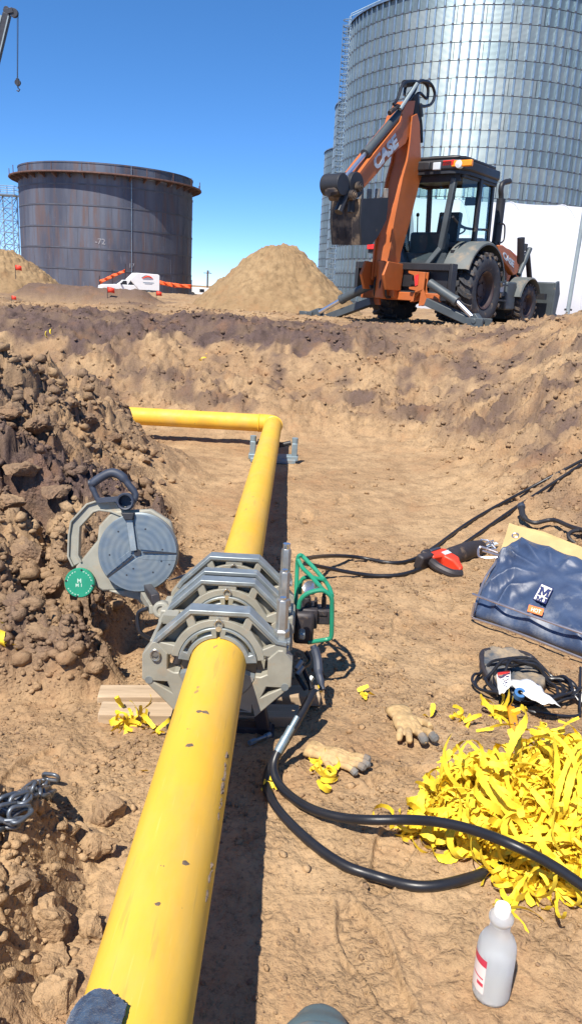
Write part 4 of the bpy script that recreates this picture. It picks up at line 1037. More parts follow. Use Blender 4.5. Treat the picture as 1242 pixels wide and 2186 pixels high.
for k in range(3):
    m = MB(); q = .16*(k-1); m.beam(LB @ Vector((bk[0][0]+.01, bk[0][1]-.06, q)), LB @ Vector((bk[5][0]+.02, bk[5][1]+.1, q)), .06, .025, up=HD); m.build('wear_strip', M_mudsteel, bh)
for k in range(4):
    m = MB(); z = -.24+.16*k; t0 = Vector((bk[1][0], bk[1][1]-.03, z)); m.beam(LB @ t0, LB @ (t0+Vector((.01, .17, 0))), .075, .06, up=HD); m.build('bucket_tooth', M_worn, bh, bevel=.012)
# hoses over the apex
HO = [[(760, 300), (800, 250), (860, 95), (960, 65), (1000, 90), (960, 200), (900, 280)], [(930, 215), (1000, 90), (1060, 60), (1140, 90), (1180, 190), (1150, 290), (1070, 320), (1010, 300)], [(960, 280), (1000, 200), (1040, 190), (1100, 240), (1110, 130), (1060, 70), (1010, 80), (900, 230), (830, 350)], [(870, 210), (890, 110), (960, 70), (1070, 80), (1140, 110)], [(1035, 560), (1050, 690), (1040, 480), (1020, 400)]]
for k, h in enumerate(HO):
    m = MB(); m.tube([LB @ p for p in spline([bp(*c4(*p), -.10+.06*k) for p in h], 6)], .026, 7); m.build('hydraulic_hose', M_hose, bh)
btube([(720, 390), (800, 320), (850, 340)], -.1, .04, 'valve_block', M_mudsteel, 8); btube([(830, 350), (1000, 90)], -.14, .03, 'steel_pipe', M_greysteel, 8)
btube([(870, 90), (1000, 85), (930, 210)], .05, .06, 'hose_guard', M_blk, 8)
# swing casting at the foot of the boom
m = MB(); m.box((-1.20, .25, .72), (.24, .46, .56)); m.cyl((-1.36, .25, .42), (-1.36, .25, 1.05), .12, n=18); m.build('swing_post', M_or, bh, bevel=.015)
for o_ in (-.24, .21):
    pf = poly4([(700, 1900), (860, 1930), (820, 2200), (680, 2190), (650, 2040)], -.24)
    m = MB(); m.prism(pf, .05, M=LB @ Matrix.Translation((0, 0, o_))); m.build('swing_cheek', M_or, bh, bevel=.008)
p = bp(*c4(760, 2050), 0); m = MB(); m.cyl(LB @ Vector((p.x, p.y, -.29)), LB @ Vector((p.x, p.y, .28)), .05, n=16); m.build('boom_pin', M_mudsteel, bh)
for k in range(3):
    m = MB(); y0_ = .05+.12*k; m.tube(spline([Vector((-1.10, y0_, .95)), Vector((-1.34, y0_+.02, .88)), Vector((-1.46, y0_+.05, .70)), Vector((-1.40, y0_+.06, .45)), Vector((-1.15, y0_+.02, .5))], 6), .022, 7); m.build('hydraulic_hose', M_hose, bh)
# tail lamp on the left fender
m = MB(); m.box((-.72, .98, 1.32), (.05, .16, .09)); m.build('tail_lamp', M_redlens, bh, bevel=.01)
m = MB(); m.box((-.66, .95, 1.28), (.1, .2, .14)); m.build('lamp_bracket', M_blk, bh)
# ------------------------------------------------------------------ yellow gas pipe
def pipe_mat():
    m, nt, bs = new_mat('yellow_plastic'); co = coords(nt); cs = coords(nt, 'Object', (1, .12, 1))
    c = mixc(nt, ramp(nt, noise(nt, cs, 6, 4), [(.35, 0.), (.7, 1.)]), (.82, .50, .05), (.76, .42, .035))
    c = mixc(nt, ramp(nt, noise(nt, coords(nt, 'Object', (1, .25, 1)), 4.5, 8, .7), [(.50, 0.), (.66, .35)]), c, (.50, .29, .06))
    c = mixc(nt, ramp(nt, noise(nt, coords(nt, 'Object', (14, .8, 14)), 4, 5, .6), [(.62, 0.), (.66, .45)]), c, (.52, .30, .06))
    s = ramp(nt, noise(nt, coords(nt, 'Object', (1, .45, 1)), 17, 3, .5, .6), [(.715, 0.), (.735, .8)])
    c = mixc(nt, s, c, (.30, .20, .09))
    sc = ramp(nt, noise(nt, coords(nt, 'Object', (30, .5, 30)), 7, 3, .5), [(.67, 0.), (.71, .22)]); c = mixc(nt, sc, c, (.88, .64, .20))
    c = mixc(nt, ramp(nt, noise(nt, coords(nt, 'Object', (1, .35, 1)), 3.1, 7, .7), [(.48, 0.), (.72, .5)]), c, (.62, .42, .16))
    nt.links.new(c, bs.inputs['Base Color'])
    nt.links.new(ramp(nt, noise(nt, co, 9, 5), [(.3, .50), (.7, .72)]), bs.inputs['Roughness'])
    bump(nt, bs, noise(nt, cs, 40, 5), .12, .002); return m
M_pipe = pipe_mat()
M_bead = mat('yellow_bead', (.86, .50, .05), .4, 0, .05, 8, 0)
PR = .084
def PA(y): return Vector((-.189 - .0043*(y-1), y, .423 - .0308*(y-1)))
DIRP = (PA(2) - PA(1)).normalized()
YF = 2.405                                            # the fusion joint inside the machine
def pipe_tube(mb, pts, n=64): return mb.tube(pts, PR, n, caps=True)
np_ = thing('yellow_pipe', 'near length of scuffed yellow plastic pipe in front of the fusion machine', 'pipe', PA(.5))
o0 = PA(.5)
m = MB(); pipe_tube(m, [PA(y)-o0 for y in np.linspace(-1.2, YF-.006, 30)]); m.build('pipe_run', M_pipe, np_, 60)
m = MB(); m.tube([PA(YF-.02)-o0, PA(YF-.012)-o0, PA(YF-.004)-o0], [PR, PR+.008, PR+.002], 48); m.build('fusion_bead', M_bead, np_, 60)
fp = thing('yellow_pipe', 'far length of yellow pipe with an elbow turning left at the pit end', 'pipe', PA(YF))
o0 = PA(YF); EY = 7.40
m = MB(); pipe_tube(m, [PA(y)-o0 for y in np.linspace(YF+.006, EY-.13, 30)]); m.build('pipe_run', M_pipe, fp, 60)
m = MB(); m.tube([PA(YF+.02)-o0, PA(YF+.012)-o0, PA(YF+.004)-o0], [PR, PR+.008, PR+.002], 48); m.build('fusion_bead', M_bead, fp, 60)
c0 = PA(EY); el = [PA(EY-.13)-o0, PA(EY-.090)-o0]
for k in range(1, 12):
    a = math.pi/2*k/12; el.append(c0 + Vector((-.09+.09*math.cos(a), -.09+.09*math.sin(a), 0)) - o0)
el += [c0 + Vector((-.09, 0, 0)) - o0, c0 + Vector((-.14, 0, 0)) - o0]
m = MB(); m.tube(el, PR+.003, 48); m.build('elbow', M_pipe, fp, 60)
m = MB(); m.tube([c0+Vector((-x, .0, 0))-o0 for x in np.linspace(.14, 3.6, 20)], PR, 48); m.build('pipe_leg', M_pipe, fp, 60)
for c, d in ((c0+Vector((-.14, 0, 0)), Vector((1, 0, 0))), (PA(EY-.13), DIRP)):
    m = MB(); m.tube([c-o0-d*.010, c-o0, c-o0+d*.010], [PR+.001, PR+.008, PR+.001], 48); m.build('weld_bead', M_bead, fp, 60)
# dried mud streak and crumbs stuck on the near pipe
M_mudcake = mat('dried_mud', (.15, .11, .08), .95, 0, .3, 40, 0, dscale=30, bmp=.5, bscale=200)
mb = MB(); rnd = random.Random(4)
for k in range(90):
    y = rnd.choice([rnd.uniform(1.10, 1.30), rnd.uniform(1.22, 1.47), rnd.uniform(1.40, 1.55)]); a = math.radians(24 + rnd.gauss(0, 1.6) + 4*math.sin(y*9))
    if fbm(np.array([y*7.]), np.array([3.]), 8, 2)[0] < -.05: continue
    p = PA(y) + Vector((math.cos(a)*(PR-.0005), 0, math.sin(a)*(PR-.0005))); vs, fs = shapes_s[k % 10]; s = rnd.uniform(.0022, .0055)
    mb.add([Vector((v[0]*s, v[1]*s*2.4, v[2]*s*.7)) + p - PA(.5) for v in vs.tolist()], [tuple(f) for f in fs.tolist()])
for (px, py, s) in ((404, 1592, .011), (400, 1557, .006), (424, 1519, .008), (436, 1516, .007), (440, 1521, .009), (350, 1850, .006), (395, 1843, .008), (337, 1930, .007), (388, 1940, .009)):
    r = ray(px, py); y = 1.2
    t_ = np.linspace(.8, 3, 900); P = EYE[None] + t_[:, None]*r[None]; ax = np.stack([-.189-.0043*(P[:, 1]-1), P[:, 1], .423-.0308*(P[:, 1]-1)], -1)
    d = np.linalg.norm((P-ax)[:, [0, 2]], axis=1); i = int(np.argmax(d < PR)); p = Vector(P[i].tolist()); nn = Vector((P[i]-ax[i]).tolist()).normalized()
    vs, fs = shapes_s[int(px) % 10]; q = nn.to_track_quat('Z', 'Y')
    mb.add([q @ Vector((v[0]*s, v[1]*s*rnd.uniform(.7, 1.6), v[2]*s*.22)) + p - PA(.5) for v in vs.tolist()], [tuple(f) for f in fs.tolist()])
o = mb.build('mud_spots', M_mudcake, np_, flat=True); o['kind'] = 'stuff'

# ------------------------------------------------------------------ pipe stand below the elbow
M_stand = mat('blue_grey_steel', (.22, .29, .33), .5, .2, .15, 12, .3)
sp = PA(6.72); st = thing('pipe_stand', 'low grey roller stand carrying the yellow pipe just before its elbow', 'pipe stand', (sp.x+.03, 6.72, G(sp.x, 6.72)))
hz = sp.z - PR - st.location.z
m = MB(); m.box((0, 0, .045), (.44, .10, .045)); m.box((0, -.06, .02), (.40, .03, .04)); m.build('base', M_stand, st, bevel=.006)
for s in (-1, 1):
    m = MB(); m.box((s*.185, 0, .11), (.05, .07, .14)); m.build('upright', M_stand, st, bevel=.006)
    m = MB(); m.cyl((s*.185, 0, .18), (s*.185, 0, .225), .028, n=12); m.build('cap', M_stand, st)
    m = MB(); m.cyl((s*.02, 0, max(.06, hz-.02)), (s*.15, 0, max(.08, hz+.015)), .022, n=12); m.build('roller', M_blk, st)

# ------------------------------------------------------------------ planks under the machine
def wood_mat():
    m, nt, bs = new_mat('weathered_plank'); cs = coords(nt, 'Object', (1.2, 14, 14))
    c = mixc(nt, ramp(nt, noise(nt, cs, 3, 6, .6, .4), [(.3, 0.), (.7, 1.)]), (.34, .25, .165), (.56, .43, .29))
    c = mixc(nt, ramp(nt, noise(nt, coords(nt), 5, 5), [(.5, 0.), (.7, .5)]), c, DUST)
    nt.links.new(c, bs.inputs['Base Color']); bs.inputs['Roughness'].default_value = .85; bump(nt, bs, noise(nt, cs, 6, 6), .4, .003); return m
M_plank = wood_mat()
for k, (pa_, pb_, lab) in enumerate((((212, 1484), (622, 1484), 'weathered plank under the fusion machine, the one farther from the viewer'), ((214, 1517), (640, 1524), 'weathered plank under the fusion machine, the nearer one'))):
    a = hit(*pa_, .02); b = atZ(*pb_, a.z); M = frame_from((a+b)/2, b-a, z=(0, 0, 1)); M.translation += (b-a).normalized()*(.05 if k == 0 else .0); M.translation.z = max(G(a.x, a.y), G(b.x, b.y), G((a.x+b.x)/2, a.y)) + .012
    m = MB(); m.box((0, 0, 0), ((b-a).length+(.10 if k == 0 else .0), .086, .040)); o = m.build('plank', M_plank, bevel=.004); o.matrix_world = M
    tag(o, lab, 'plank', 'planks under the fusion machine')

# ------------------------------------------------------------------ butt fusion machine
M_cast = mat('grey_cast_paint', (.30, .29, .24), .5, .05, .14, 14, .34, dscale=22, bmp=.10, bscale=120)
M_alu = mat('worn_aluminium', (.31, .35, .36), .45, .55, .18, 20, .3, dscale=22)
M_bolt = mat('plated_bolt', (.42, .41, .38), .38, .75, .2, 30, .3, dscale=20)
M_rod = mat('guide_rod', (.60, .62, .65), .22, .9, .05, 8, .05)
M_green = mat('green_tube_paint', (.02, .26, .15), .4, 0, .1, 10, .12)
M_iron = mat('dark_hydraulic_iron', (.045, .04, .045), .55, .3, .2, 20, .22, dscale=16)
M_lever = mat('grey_rubber_grip', (.035, .045, .07), .55, 0, .15, 20, .05)
MY = 2.35; mo = PA(MY)
fm = thing('fusion_machine', 'grey pipe fusion machine with four octagonal jaws clamped round the yellow pipe', 'fusion machine', mo, (-.0308, 0, 0))
XZ = lambda y: Matrix.Translation((0, y, 0)) @ PX          # plate (x,z) placed at local y
def arc(r, a0, a1, n=16): return [(r*math.cos(math.radians(a0+(a1-a0)*k/n)), r*math.sin(math.radians(a0+(a1-a0)*k/n))) for k in range(n+1)]
UP = [(-.212, .030), (-.192, .062), (-.086, .166), (.088, .166), (.176, .082), (.205, .076), (.205, .036), (.150, .030), (.112, .038)] + arc(.118, 19, 161, 20)[0:] + [(-.112, .038), (-.140, .022), (-.180, .010)]
top_line = [(-.206, .046), (-.190, .070), (-.088, .170), (.090, .170), (.178, .086), (.205, .083)]
WIN = [[(-.172, .060), (-.098, .132), (-.091, .112), (-.130, .052)], [(-.078, .151), (-.030, .151), (-.030, .139), (-.068, .124)], [(.030, .151), (.080, .151), (.070, .124), (.030, .139)], [(.100, .132), (.166, .070), (.134, .054), (.094, .112)]]
LOW = [(-.226, .020), (-.196, .062), (-.186, .064), (-.150, .026), (-.150, -.024), (-.130, -.034)] + arc(.120, 196, 344, 22) + [(.130, -.034), (.150, -.024), (.150, .026), (.180, .056), (.194, .056), (.224, .022), (.224, -.060), (.120, -.168), (-.120, -.168), (-.226, -.060)]
LWIN = [[(-.196, -.066), (-.150, -.066), (-.136, -.100)], [(.196, -.066), (.150, -.066), (.136, -.100)], [(-.105, -.125), (.105, -.125), (.105, -.150), (-.105, -.150)]]
def strip(line, t):
    out = []
    for i, p in enumerate(line):
        a = Vector(line[max(i-1, 0)]); b = Vector(line[min(i+1, len(line)-1)]); d = (b-a).normalized(); n = Vector((d.y, -d.x))
        out.append(tuple(Vector(p)+n*t))
    return line + out[::-1]
for k, (jy, th) in enumerate(((-.235, .058), (.025, .052), (.115, .046), (.285, .056))):
    u = MB(); u.plate(UP, WIN, th*.40, M=XZ(jy-th*.22), bevel=.0025); uj = u.build('upper_jaw', M_cast, fm, 30)
    u = MB(); u.plate(UP, [], .007, M=XZ(jy+th*.36)); u.build('jaw_shade_backing', M_cast, uj, 30)  # solid backing plate added so the jaw windows look into shadow
    u = MB(); u.prism(strip(top_line, .014), th, M=XZ(jy)); u.build('jaw_flange', M_alu, uj, 30, bevel=.002)
    u = MB(); u.prism(arc(.1415, 8, 172, 26) + arc(.120, 172, 8, 26), th*.9, M=XZ(jy)); u.build('rim', M_cast, uj, 40, bevel=.0015)
    for s in (-1, 1):
        u = MB(); u.plate(arc(.1185, 90-s*3, 90-s*84, 16) + arc(.0855, 90-s*84, 90-s*3, 16), [arc(.110, 90-s*12, 90-s*70, 12) + arc(.098, 90-s*70, 90-s*12, 12)], .030, M=XZ(jy-.018), bevel=.0015)
        u.build('liner', M_alu, uj, 30)
    u = MB(); u.tube([(.012*math.cos(a), jy-th*.55, .130+.014*math.sin(a)) for a in [2*math.pi*i/14 for i in range(14)]], .0028, 6, True); u.cyl((0, jy-th*.6, .116), (0, jy-th*.2, .116), .009, n=8); u.cyl((0, jy-th*.62, .145), (0, jy-th*.2, .145), .004, n=6); u.build('locking_pin', M_bolt, uj)
    l = MB(); l.plate(LOW, LWIN, th*.9, M=XZ(jy-.004 if k == 0 else jy), bevel=.003); lj = l.build('lower_jaw', M_cast, fm, 30)
    for s in (-1, 1):
        l = MB(); l.plate(arc(.1185, 270-s*4, 270-s*72, 14) + arc(.0855, 270-s*72, 270-s*4, 14), [], .030, M=XZ(jy-.016)); l.build('liner', M_alu, lj, 30)
        l = MB(); l.cyl((s*.205, jy-th*.56, -.062), (s*.205, jy, -.062), .012, n=12); l.build('bolt_head', M_alu, lj)
    l = MB(); l.cyl((-.186, jy-th*.62, .028), (-.186, jy+th*.62, .028), .011, n=14); l.tube([(-.186+.013*math.cos(a), jy-th*.66, .024+.017*math.sin(a)) for a in [2*math.pi*i/12 for i in range(12)]], .003, 6, True); l.build('hinge_pin', M_bolt, lj)
    if k != 2:
        b = MB(); bxp = .186
        b.lathe([(0, .078), (.024, .078), (.025, .082), (.025, .104), (.021, .108), (.0185, .110), (.0185, .196), (.016, .203), (0, .203)], 6, M=Matrix.Translation((bxp, jy+.012, 0)), cap=False); b.build('clamp_nut', M_bolt, fm, 20, bevel=.001)
        b = MB(); b.cyl((bxp, jy+.012, -.02), (bxp, jy+.012, .21 if k != 3 else .222), .010 if k != 3 else .0135, n=14); b.build('clamp_stud', M_rod, fm)
        b = MB(); b.box((bxp, jy+.012, .074), (.056, th*.98, .014)); b.build('clamp_ear', M_alu, fm, bevel=.003)
# carriage between the jaws
for s in (-1, 1):
    m = MB(); m.cyl((s*.196, -.24, -.030), (s*.196, .40, -.030), .019, n=18); m.build('guide_rod', M_rod, fm)
    m = MB(); m.box((s*.205, .075, .005), (.034, .14, .10)); m.box((s*.205, .20, -.03), (.05, .12, .07)); m.build('carriage_block', M_cast, fm, bevel=.006)
    m = MB(); m.cyl((s*.150, .14, -.095), (s*.150, .27, -.095), .030, n=18); m.cyl((s*.150, -.24, -.095), (s*.150, .14, -.095), .014, n=12); m.build('hydraulic_cylinder', M_iron, fm)
    m = MB(); m.box((s*.205, -.115, .0), (.012, .22, .10)); m.build('side_cover', M_alu if s > 0 else M_cast, fm, bevel=.003)
    m = MB(); m.box((s*.15, .06, -.325), (.06, .58, .05)); m.build('skid', M_iron, fm, bevel=.006)
for y in (-.12, .285):
    for s in (-1, 1):
        m = MB(); m.beam((s*.11, y, -.14), (s*.15, y, -.31), .04, .05, up=(0, 1, 0)); m.build('skid_leg', M_iron, fm, bevel=.004)
    m = MB(); m.box((0, y, -.30), (.34, .05, .05)); m.build('cross_member', M_iron, fm, bevel=.004)
m = MB(); m.plate([(-.235, -.02), (-.196, .07), (-.15, .07), (-.15, -.02)], [arc(.012, 0, 340, 12) and [(x-.19, y+.03) for x, y in arc(.012, 0, 340, 12)]], .05, M=XZ(-.05)); m.build('facer_lug', M_cast, fm, bevel=.003)
# small decal on the far side plate
m = MB(); m.box((.212, .07, .03), (.002, .05, .03)); m.build('rating_plate', M_decal, fm)
# hydraulic unit and green guard on the right (points measured as places, then brought into the machine's frame)
FI = (Matrix.Translation(mo) @ Matrix.Rotation(-.0308, 4, 'X')).inverted()
def c3(x, y): return 560 + x/4.652, 1150 + y/4.652
def gp(x, y, Y): return FI @ atY(*c3(x, y), Y)
def gtube(pts, r, name, mt, per=5, n=10):
    P = [gp(*p) for p in pts]; m = MB(); m.tube(spline(P, per), r, n); return m.build(name, mt, fm)
YA, YB = 2.60, 2.82
gtube([(360, 690, YA), (378, 610, YA), (430, 555, YA), (500, 525, YA), (585, 512, YA), (640, 535, YA), (685, 590, YA), (690, 700, YA), (688, 860, YA), (684, 960, YA), (665, 992, YA), (610, 1005, YA), (450, 1030, YA-.02)], .0085, 'guard_tube', M_green)
gtube([(330, 675, YB-.06), (335, 560, YB-.04), (345, 300, YB), (352, 195, YB), (375, 165, YB), (410, 185, YB), (520, 300, YB-.04), (620, 420, YB-.08), (665, 490, YA+.06), (690, 570, YA)], .0085, 'guard_tube', M_green)
gtube([(352, 200, YB), (400, 290, YB-.03), (480, 370, YB-.08), (560, 460, YA+.08), (605, 512, YA)], .0085, 'guard_tube', M_green)
gtube([(372, 545, YB-.02), (376, 450, YB-.02), (400, 400, YB-.02), (450, 383, YB-.03), (540, 395, YB-.06), (620, 412, YB-.1)], .0085, 'guard_tube', M_green)
def gbox(x0, y0, x1, y1, Y, dy, name, mt, bev=.006):
    a, b = gp(x0, y0, Y), gp(x1, y1, Y); m = MB(); m.box(((a.x+b.x)/2, a.y+dy/2, (a.z+b.z)/2), (abs(b.x-a.x), dy, abs(a.z-b.z))); return m.build(name, mt, fm, bevel=bev)
gbox(385, 700, 540, 900, 2.61, .10, 'manifold_block', M_iron); gbox(490, 705, 672, 860, 2.63, .07, 'valve_block', M_iron)
gbox(320, 740, 500, 1060, 2.58, .10, 'pump_body', M_iron, .015); gbox(560, 720, 640, 770, 2.625, .01, 'valve_nameplate', M_iron, .002)
for x, y, w, h in ((440, 640, 90, 120), (530, 640, 36, 60), (610, 630, 50, 110)):
    a, b = gp(x, y-h/2, 2.65), gp(x, y+h/2, 2.65); m = MB(); m.cyl(b, a, w/4.652/FPX*2.75*.5, n=14); m.cyl(a, a+Vector((0, 0, .012)), w/4.652/FPX*2.75*.36, n=12); m.build('valve_cap', M_iron, fm, bevel=.002)
a = gp(470, 485, 2.70); m = MB(); m.lathe([(0, -.02), (.024, -.02), (.027, 0), (.026, .006), (.022, .004), (0, .004)], 22, M=Matrix.Translation(a) @ Vector((-.55, -.7, .55)).to_track_quat('Z', 'Y').to_matrix().to_4x4()); m.build('pressure_gauge', M_rod, fm)
m = MB(); m.tube(spline([gp(500, 1060, 2.50), gp(525, 1120, 2.49), gp(548, 1220, 2.47), gp(560, 1340, 2.44), gp(600, 1500, 2.40)], 6), [.012]*4+[.017]*14+[.013]*4+[.009]*3, 10); m.build('control_lever', M_lever, fm)
for pts in ([(430, 1120, 2.55), (470, 1200, 2.54), (430, 1260, 2.5), (330, 1290, 2.46)], [(380, 1200, 2.5), (420, 1330, 2.46), (470, 1440, 2.42), (480, 1500, 2.4)], [(340, 1350, 2.45), (380, 1420, 2.42), (430, 1500, 2.4)]):
    gtube(pts, .008, 'hydraulic_hose', M_hose)
for x, y in ((335, 1290), (440, 1450), (345, 1345)):
    a = gp(x, y, 2.44); m = MB(); m.cyl(a, a+Vector((.018, .02, .022)), .010, n=6); m.build('hose_fitting', M_alu, fm)
gbox(360, 940, 420, 1010, 2.50, .05, 'shut_off_valve', M_alu)

# ------------------------------------------------------------------ facer swung out to the left
camR = Vector((math.cos(ROLL), math.sin(ROLL)*math.sin(PITCH), math.sin(ROLL)*math.cos(PITCH)))
fc = atY(294, 1180, 2.74); Nf = (Vector(EYE.tolist())-fc).normalized(); Nf = (Nf - camR*.17 - Vector((0, 0, .10))).normalized()
MF = frame_from(fc, camR - Nf*camR.dot(Nf), z=Nf)
fa = thing('pipe_facer', 'round grey pipe facer with a green motor cap, swung out left of the fusion machine', 'facer', M=MF)
K = .000423*1.0
def cf(x, y): return ((x-722)*K, (790-y)*K)
M_disc = mat('machined_disc', (.20, .24, .27), .42, .6, .12, 5, .12, dscale=10, bmp=.05)
def disc_mat():
    m, nt, bs = new_mat('turned_disc'); co = coords(nt); w = nt.nodes.new('ShaderNodeTexWave'); w.wave_type = 'RINGS'; w.rings_direction = 'Z'
    w.inputs['Scale'].default_value = 14; w.inputs['Distortion'].default_value = 1.2; w.inputs['Detail'].default_value = 4; nt.links.new(co, w.inputs['Vector'])
    c = mixc(nt, w.outputs[0], (.165, .205, .235), (.21, .25, .275)); c = mixc(nt, ramp(nt, noise(nt, co, 9, 6), [(.5, 0.), (.75, .4)]), c, (.30, .30, .27))
    nt.links.new(c, bs.inputs['Base Color']); bs.inputs['Metallic'].default_value = .6; nt.links.new(ramp(nt, noise(nt, co, 22, 6), [(.3, .32), (.7, .6)]), bs.inputs['Roughness']); return m
M_turn = disc_mat()
R_d = .1485
m = MB(); m.lathe([(R_d-.004, -.055), (R_d+.002, -.050), (R_d+.002, -.030), (R_d-.004, -.028), (R_d-.004, -.022), (R_d+.001, -.020), (R_d+.001, -.006), (R_d-.003, -.0035), (.0, -.0035)], 64, cap=True); dk = m.build('facer_drum', M_disc, fa, 30)
# face made of three sectors with open slots between them
slots = [(97, 'blade'), (-2, 'slot'), (219, 'slot')]
angs = [97, -2, 219]
for a0, a1 in ((-2, 97), (97, 219), (219, 358)):
    n = 18; o_ = 3.0
    m = MB(); m.prism([(.016*math.cos(math.radians((a0+a1)/2)), .016*math.sin(math.radians((a0+a1)/2)))] + [((R_d-.001)*math.cos(math.radians(a0+1.4+(a1-a0-2.8)*k/n)), (R_d-.001)*math.sin(math.radians(a0+1.4+(a1-a0-2.8)*k/n))) for k in range(n+1)], .006, z0=-.0035); m.build('face_sector', M_turn, dk, bevel=.0012)
for (ang, off, w, mt_, nm) in ((-2, .002, .007, M_blk, 'face_slot'), (219, .002, .007, M_blk, 'face_slot'), (-2, -.016, .018, M_turn, 'cutter_blade'), (219, -.016, .018, M_turn, 'cutter_blade')):
    u = Vector((math.cos(math.radians(ang)), math.sin(math.radians(ang)), 0)); v = Vector((-u.y, u.x, 0)); zz = .0028 if mt_ is M_blk else .0036
    m = MB(); m.beam(u*.020+v*off+Vector((0, 0, zz-.001)), u*(R_d-.003)+v*off+Vector((0, 0, zz-.001)), w, .002, up=(0, 0, 1)); m.build(nm, mt_, dk, bevel=.0005)
m = MB()
for x, y in ((795, 578), (555, 600), (475, 808), (945, 762), (860, 966), (685, 932), (625, 990), (535, 925), (595, 885), (650, 845), (480, 965), (795, 810), (865, 838), (935, 866), (1005, 895)):
    p = cf(x, y); m.cyl((*p, .001), (*p, .0034 if True else 0), .0034, n=10)
m.build('screw_heads', M_blk, dk)
m = MB(); m.cyl((0, 0, -.002), (0, 0, .0035), .0135, n=20); m.build('centre_hole', M_blk, dk)
m = MB(); m.beam((*cf(655, 480), .008), (*cf(692, 770), .008), .023, .006, up=(0, 0, 1)); m.build('stop_bar', M_alu, fa, bevel=.001)
m = MB(); m.prism([cf(*p) for p in ((585, 430), (705, 430), (690, 495), (620, 495))], .03, z0=-.008); m.build('bar_holder', M_blk, fa, bevel=.003)
# housing, arm
m = MB(); m.prism([cf(*p) for p in ((470, 420), (820, 405), (1000, 520), (1060, 760), (1000, 1000), (760, 1150), (370, 1158), (150, 1010), (125, 940), (330, 690), (345, 560))], .042, z0=-.105); m.build('gearbox_housing', M_cast, fa, bevel=.008)
m = MB(); m.prism([cf(*p) for p in ((430, 1150), (610, 1140), (745, 1150), (748, 1290), (690, 1235), (560, 1200))], .05, z0=-.10); m.build('housing_foot', M_cast, fa, bevel=.006)
ap = [cf(*p) for p in ((150, 910), (110, 830), (120, 640), (135, 540), (270, 395), (350, 370), (470, 385), (580, 430))]
m = MB()
for i in range(len(ap)-1):
    pass
line = [Vector((*p, 0)) for p in ap]
def ribbon(line, w):
    L_, R_2 = [], []
    for i, p in enumerate(line):
        a = line[max(i-1, 0)]; b = line[min(i+1, len(line)-1)]; d = (b-a).normalized(); n = Vector((-d.y, d.x, 0)); L_.append((p+n*w/2)[:2]); R_2.append((p-n*w/2)[:2])
    return [tuple(p) for p in L_ + R_2[::-1]]
m.prism(ribbon(line, .040), .018, z0=-.085); arm_ = m.build('carry_arm', M_cast, fa, bevel=.004)
off = [Vector((*p, 0)) for p in ap]
for s in (-1, 1):
    l2 = []
    for i, p in enumerate(line):
        a = line[max(i-1, 0)]; b = line[min(i+1, len(line)-1)]; d = (b-a).normalized(); n = Vector((-d.y, d.x, 0)); l2.append(p+n*s*.018)
    m = MB(); m.prism(ribbon(l2, .008), .040, z0=-.096); m.build('arm_rib', M_cast, arm_, bevel=.002)
# handle
m = MB(); hl = [Vector((*cf(*p), -.05)) for p in ((350, 320), (318, 250), (300, 180), (390, 110), (480, 75), (560, 105), (625, 180), (690, 275), (660, 345))]
m.tube(spline(hl, 5), [.011]*6+[.012]*4+[.0175]*18+[.013]*6+[.012]*7, 10); m.beam((*cf(340, 325), -.05), (*cf(540, 310), -.05), .02, .02, up=(0, 0, 1)); m.cyl((*cf(300, 170), -.05), (*cf(268, 172), -.05), .014, n=10); m.build('handle', M_lever, fa, 50)
m = MB(); m.lathe([(.031, -.05), (.034, -.03), (.034, .005), (.030, .010), (.025, .008), (.023, -.03), (0, -.032)], 24, M=Matrix.Translation((*cf(605, 335), -.03))); m.build('latch_collar', M_lever, fa)
# motor with green cap
gx, gy = cf(182, 1072)
m = MB(); m.lathe([(.050, -.13), (.055, -.12), (.055, -.052), (.0, -.052)], 36, M=Matrix.Translation((gx, gy, 0))); m.build('motor_body', M_cast, fa)
m = MB(); m.lathe([(.0565, -.056), (.0575, -.050), (.0575, -.038), (.054, -.034), (0, -.034)], 40, M=Matrix.Translation((gx, gy, 0))); gc = m.build('green_cap', M_green, fa)
M_print = mat('pale_print', (.45, .62, .52), .6, 0, .1, 40, .2, dscale=30)
m = MB()
for r0_, n in ((.046, 26),):
    for k in range(n):
        if k % 7 in (0, 6) : continue
        a = 2*math.pi*k/n; Mx = Matrix.Translation((gx+r0_*math.cos(a), gy+r0_*math.sin(a), -.0338)) @ Matrix.Rotation(a-math.pi/2, 4, 'Z')
        m.box((0, 0, 0), (.0055, .0028, .0008), M=Mx); 
        if k % 2: m.box((.002, .0025, 0), (.0012, .004, .0008), M=Mx)
m.build('cap_marking', M_print, gc)['kind'] = 'stuff'
for body, dx, dy, sz in (('M', 0, .008, .022), ('M', -.008, -.009, .017), ('I', .008, -.009, .017)):
    m = MB(); m.text(body, sz, .0012, Matrix.Translation((gx+dx, gy+dy, -.0336)), .0006); m.build('cap_letter', M_print, gc)
m = MB()
for k in range(4):
    a = math.radians(80+90*k); m.cyl((gx+.051*math.cos(a), gy+.051*math.sin(a), -.036), (gx+.051*math.cos(a), gy+.051*math.sin(a), -.032), .004, n=8)
m.build('cap_screws', M_blk, gc)
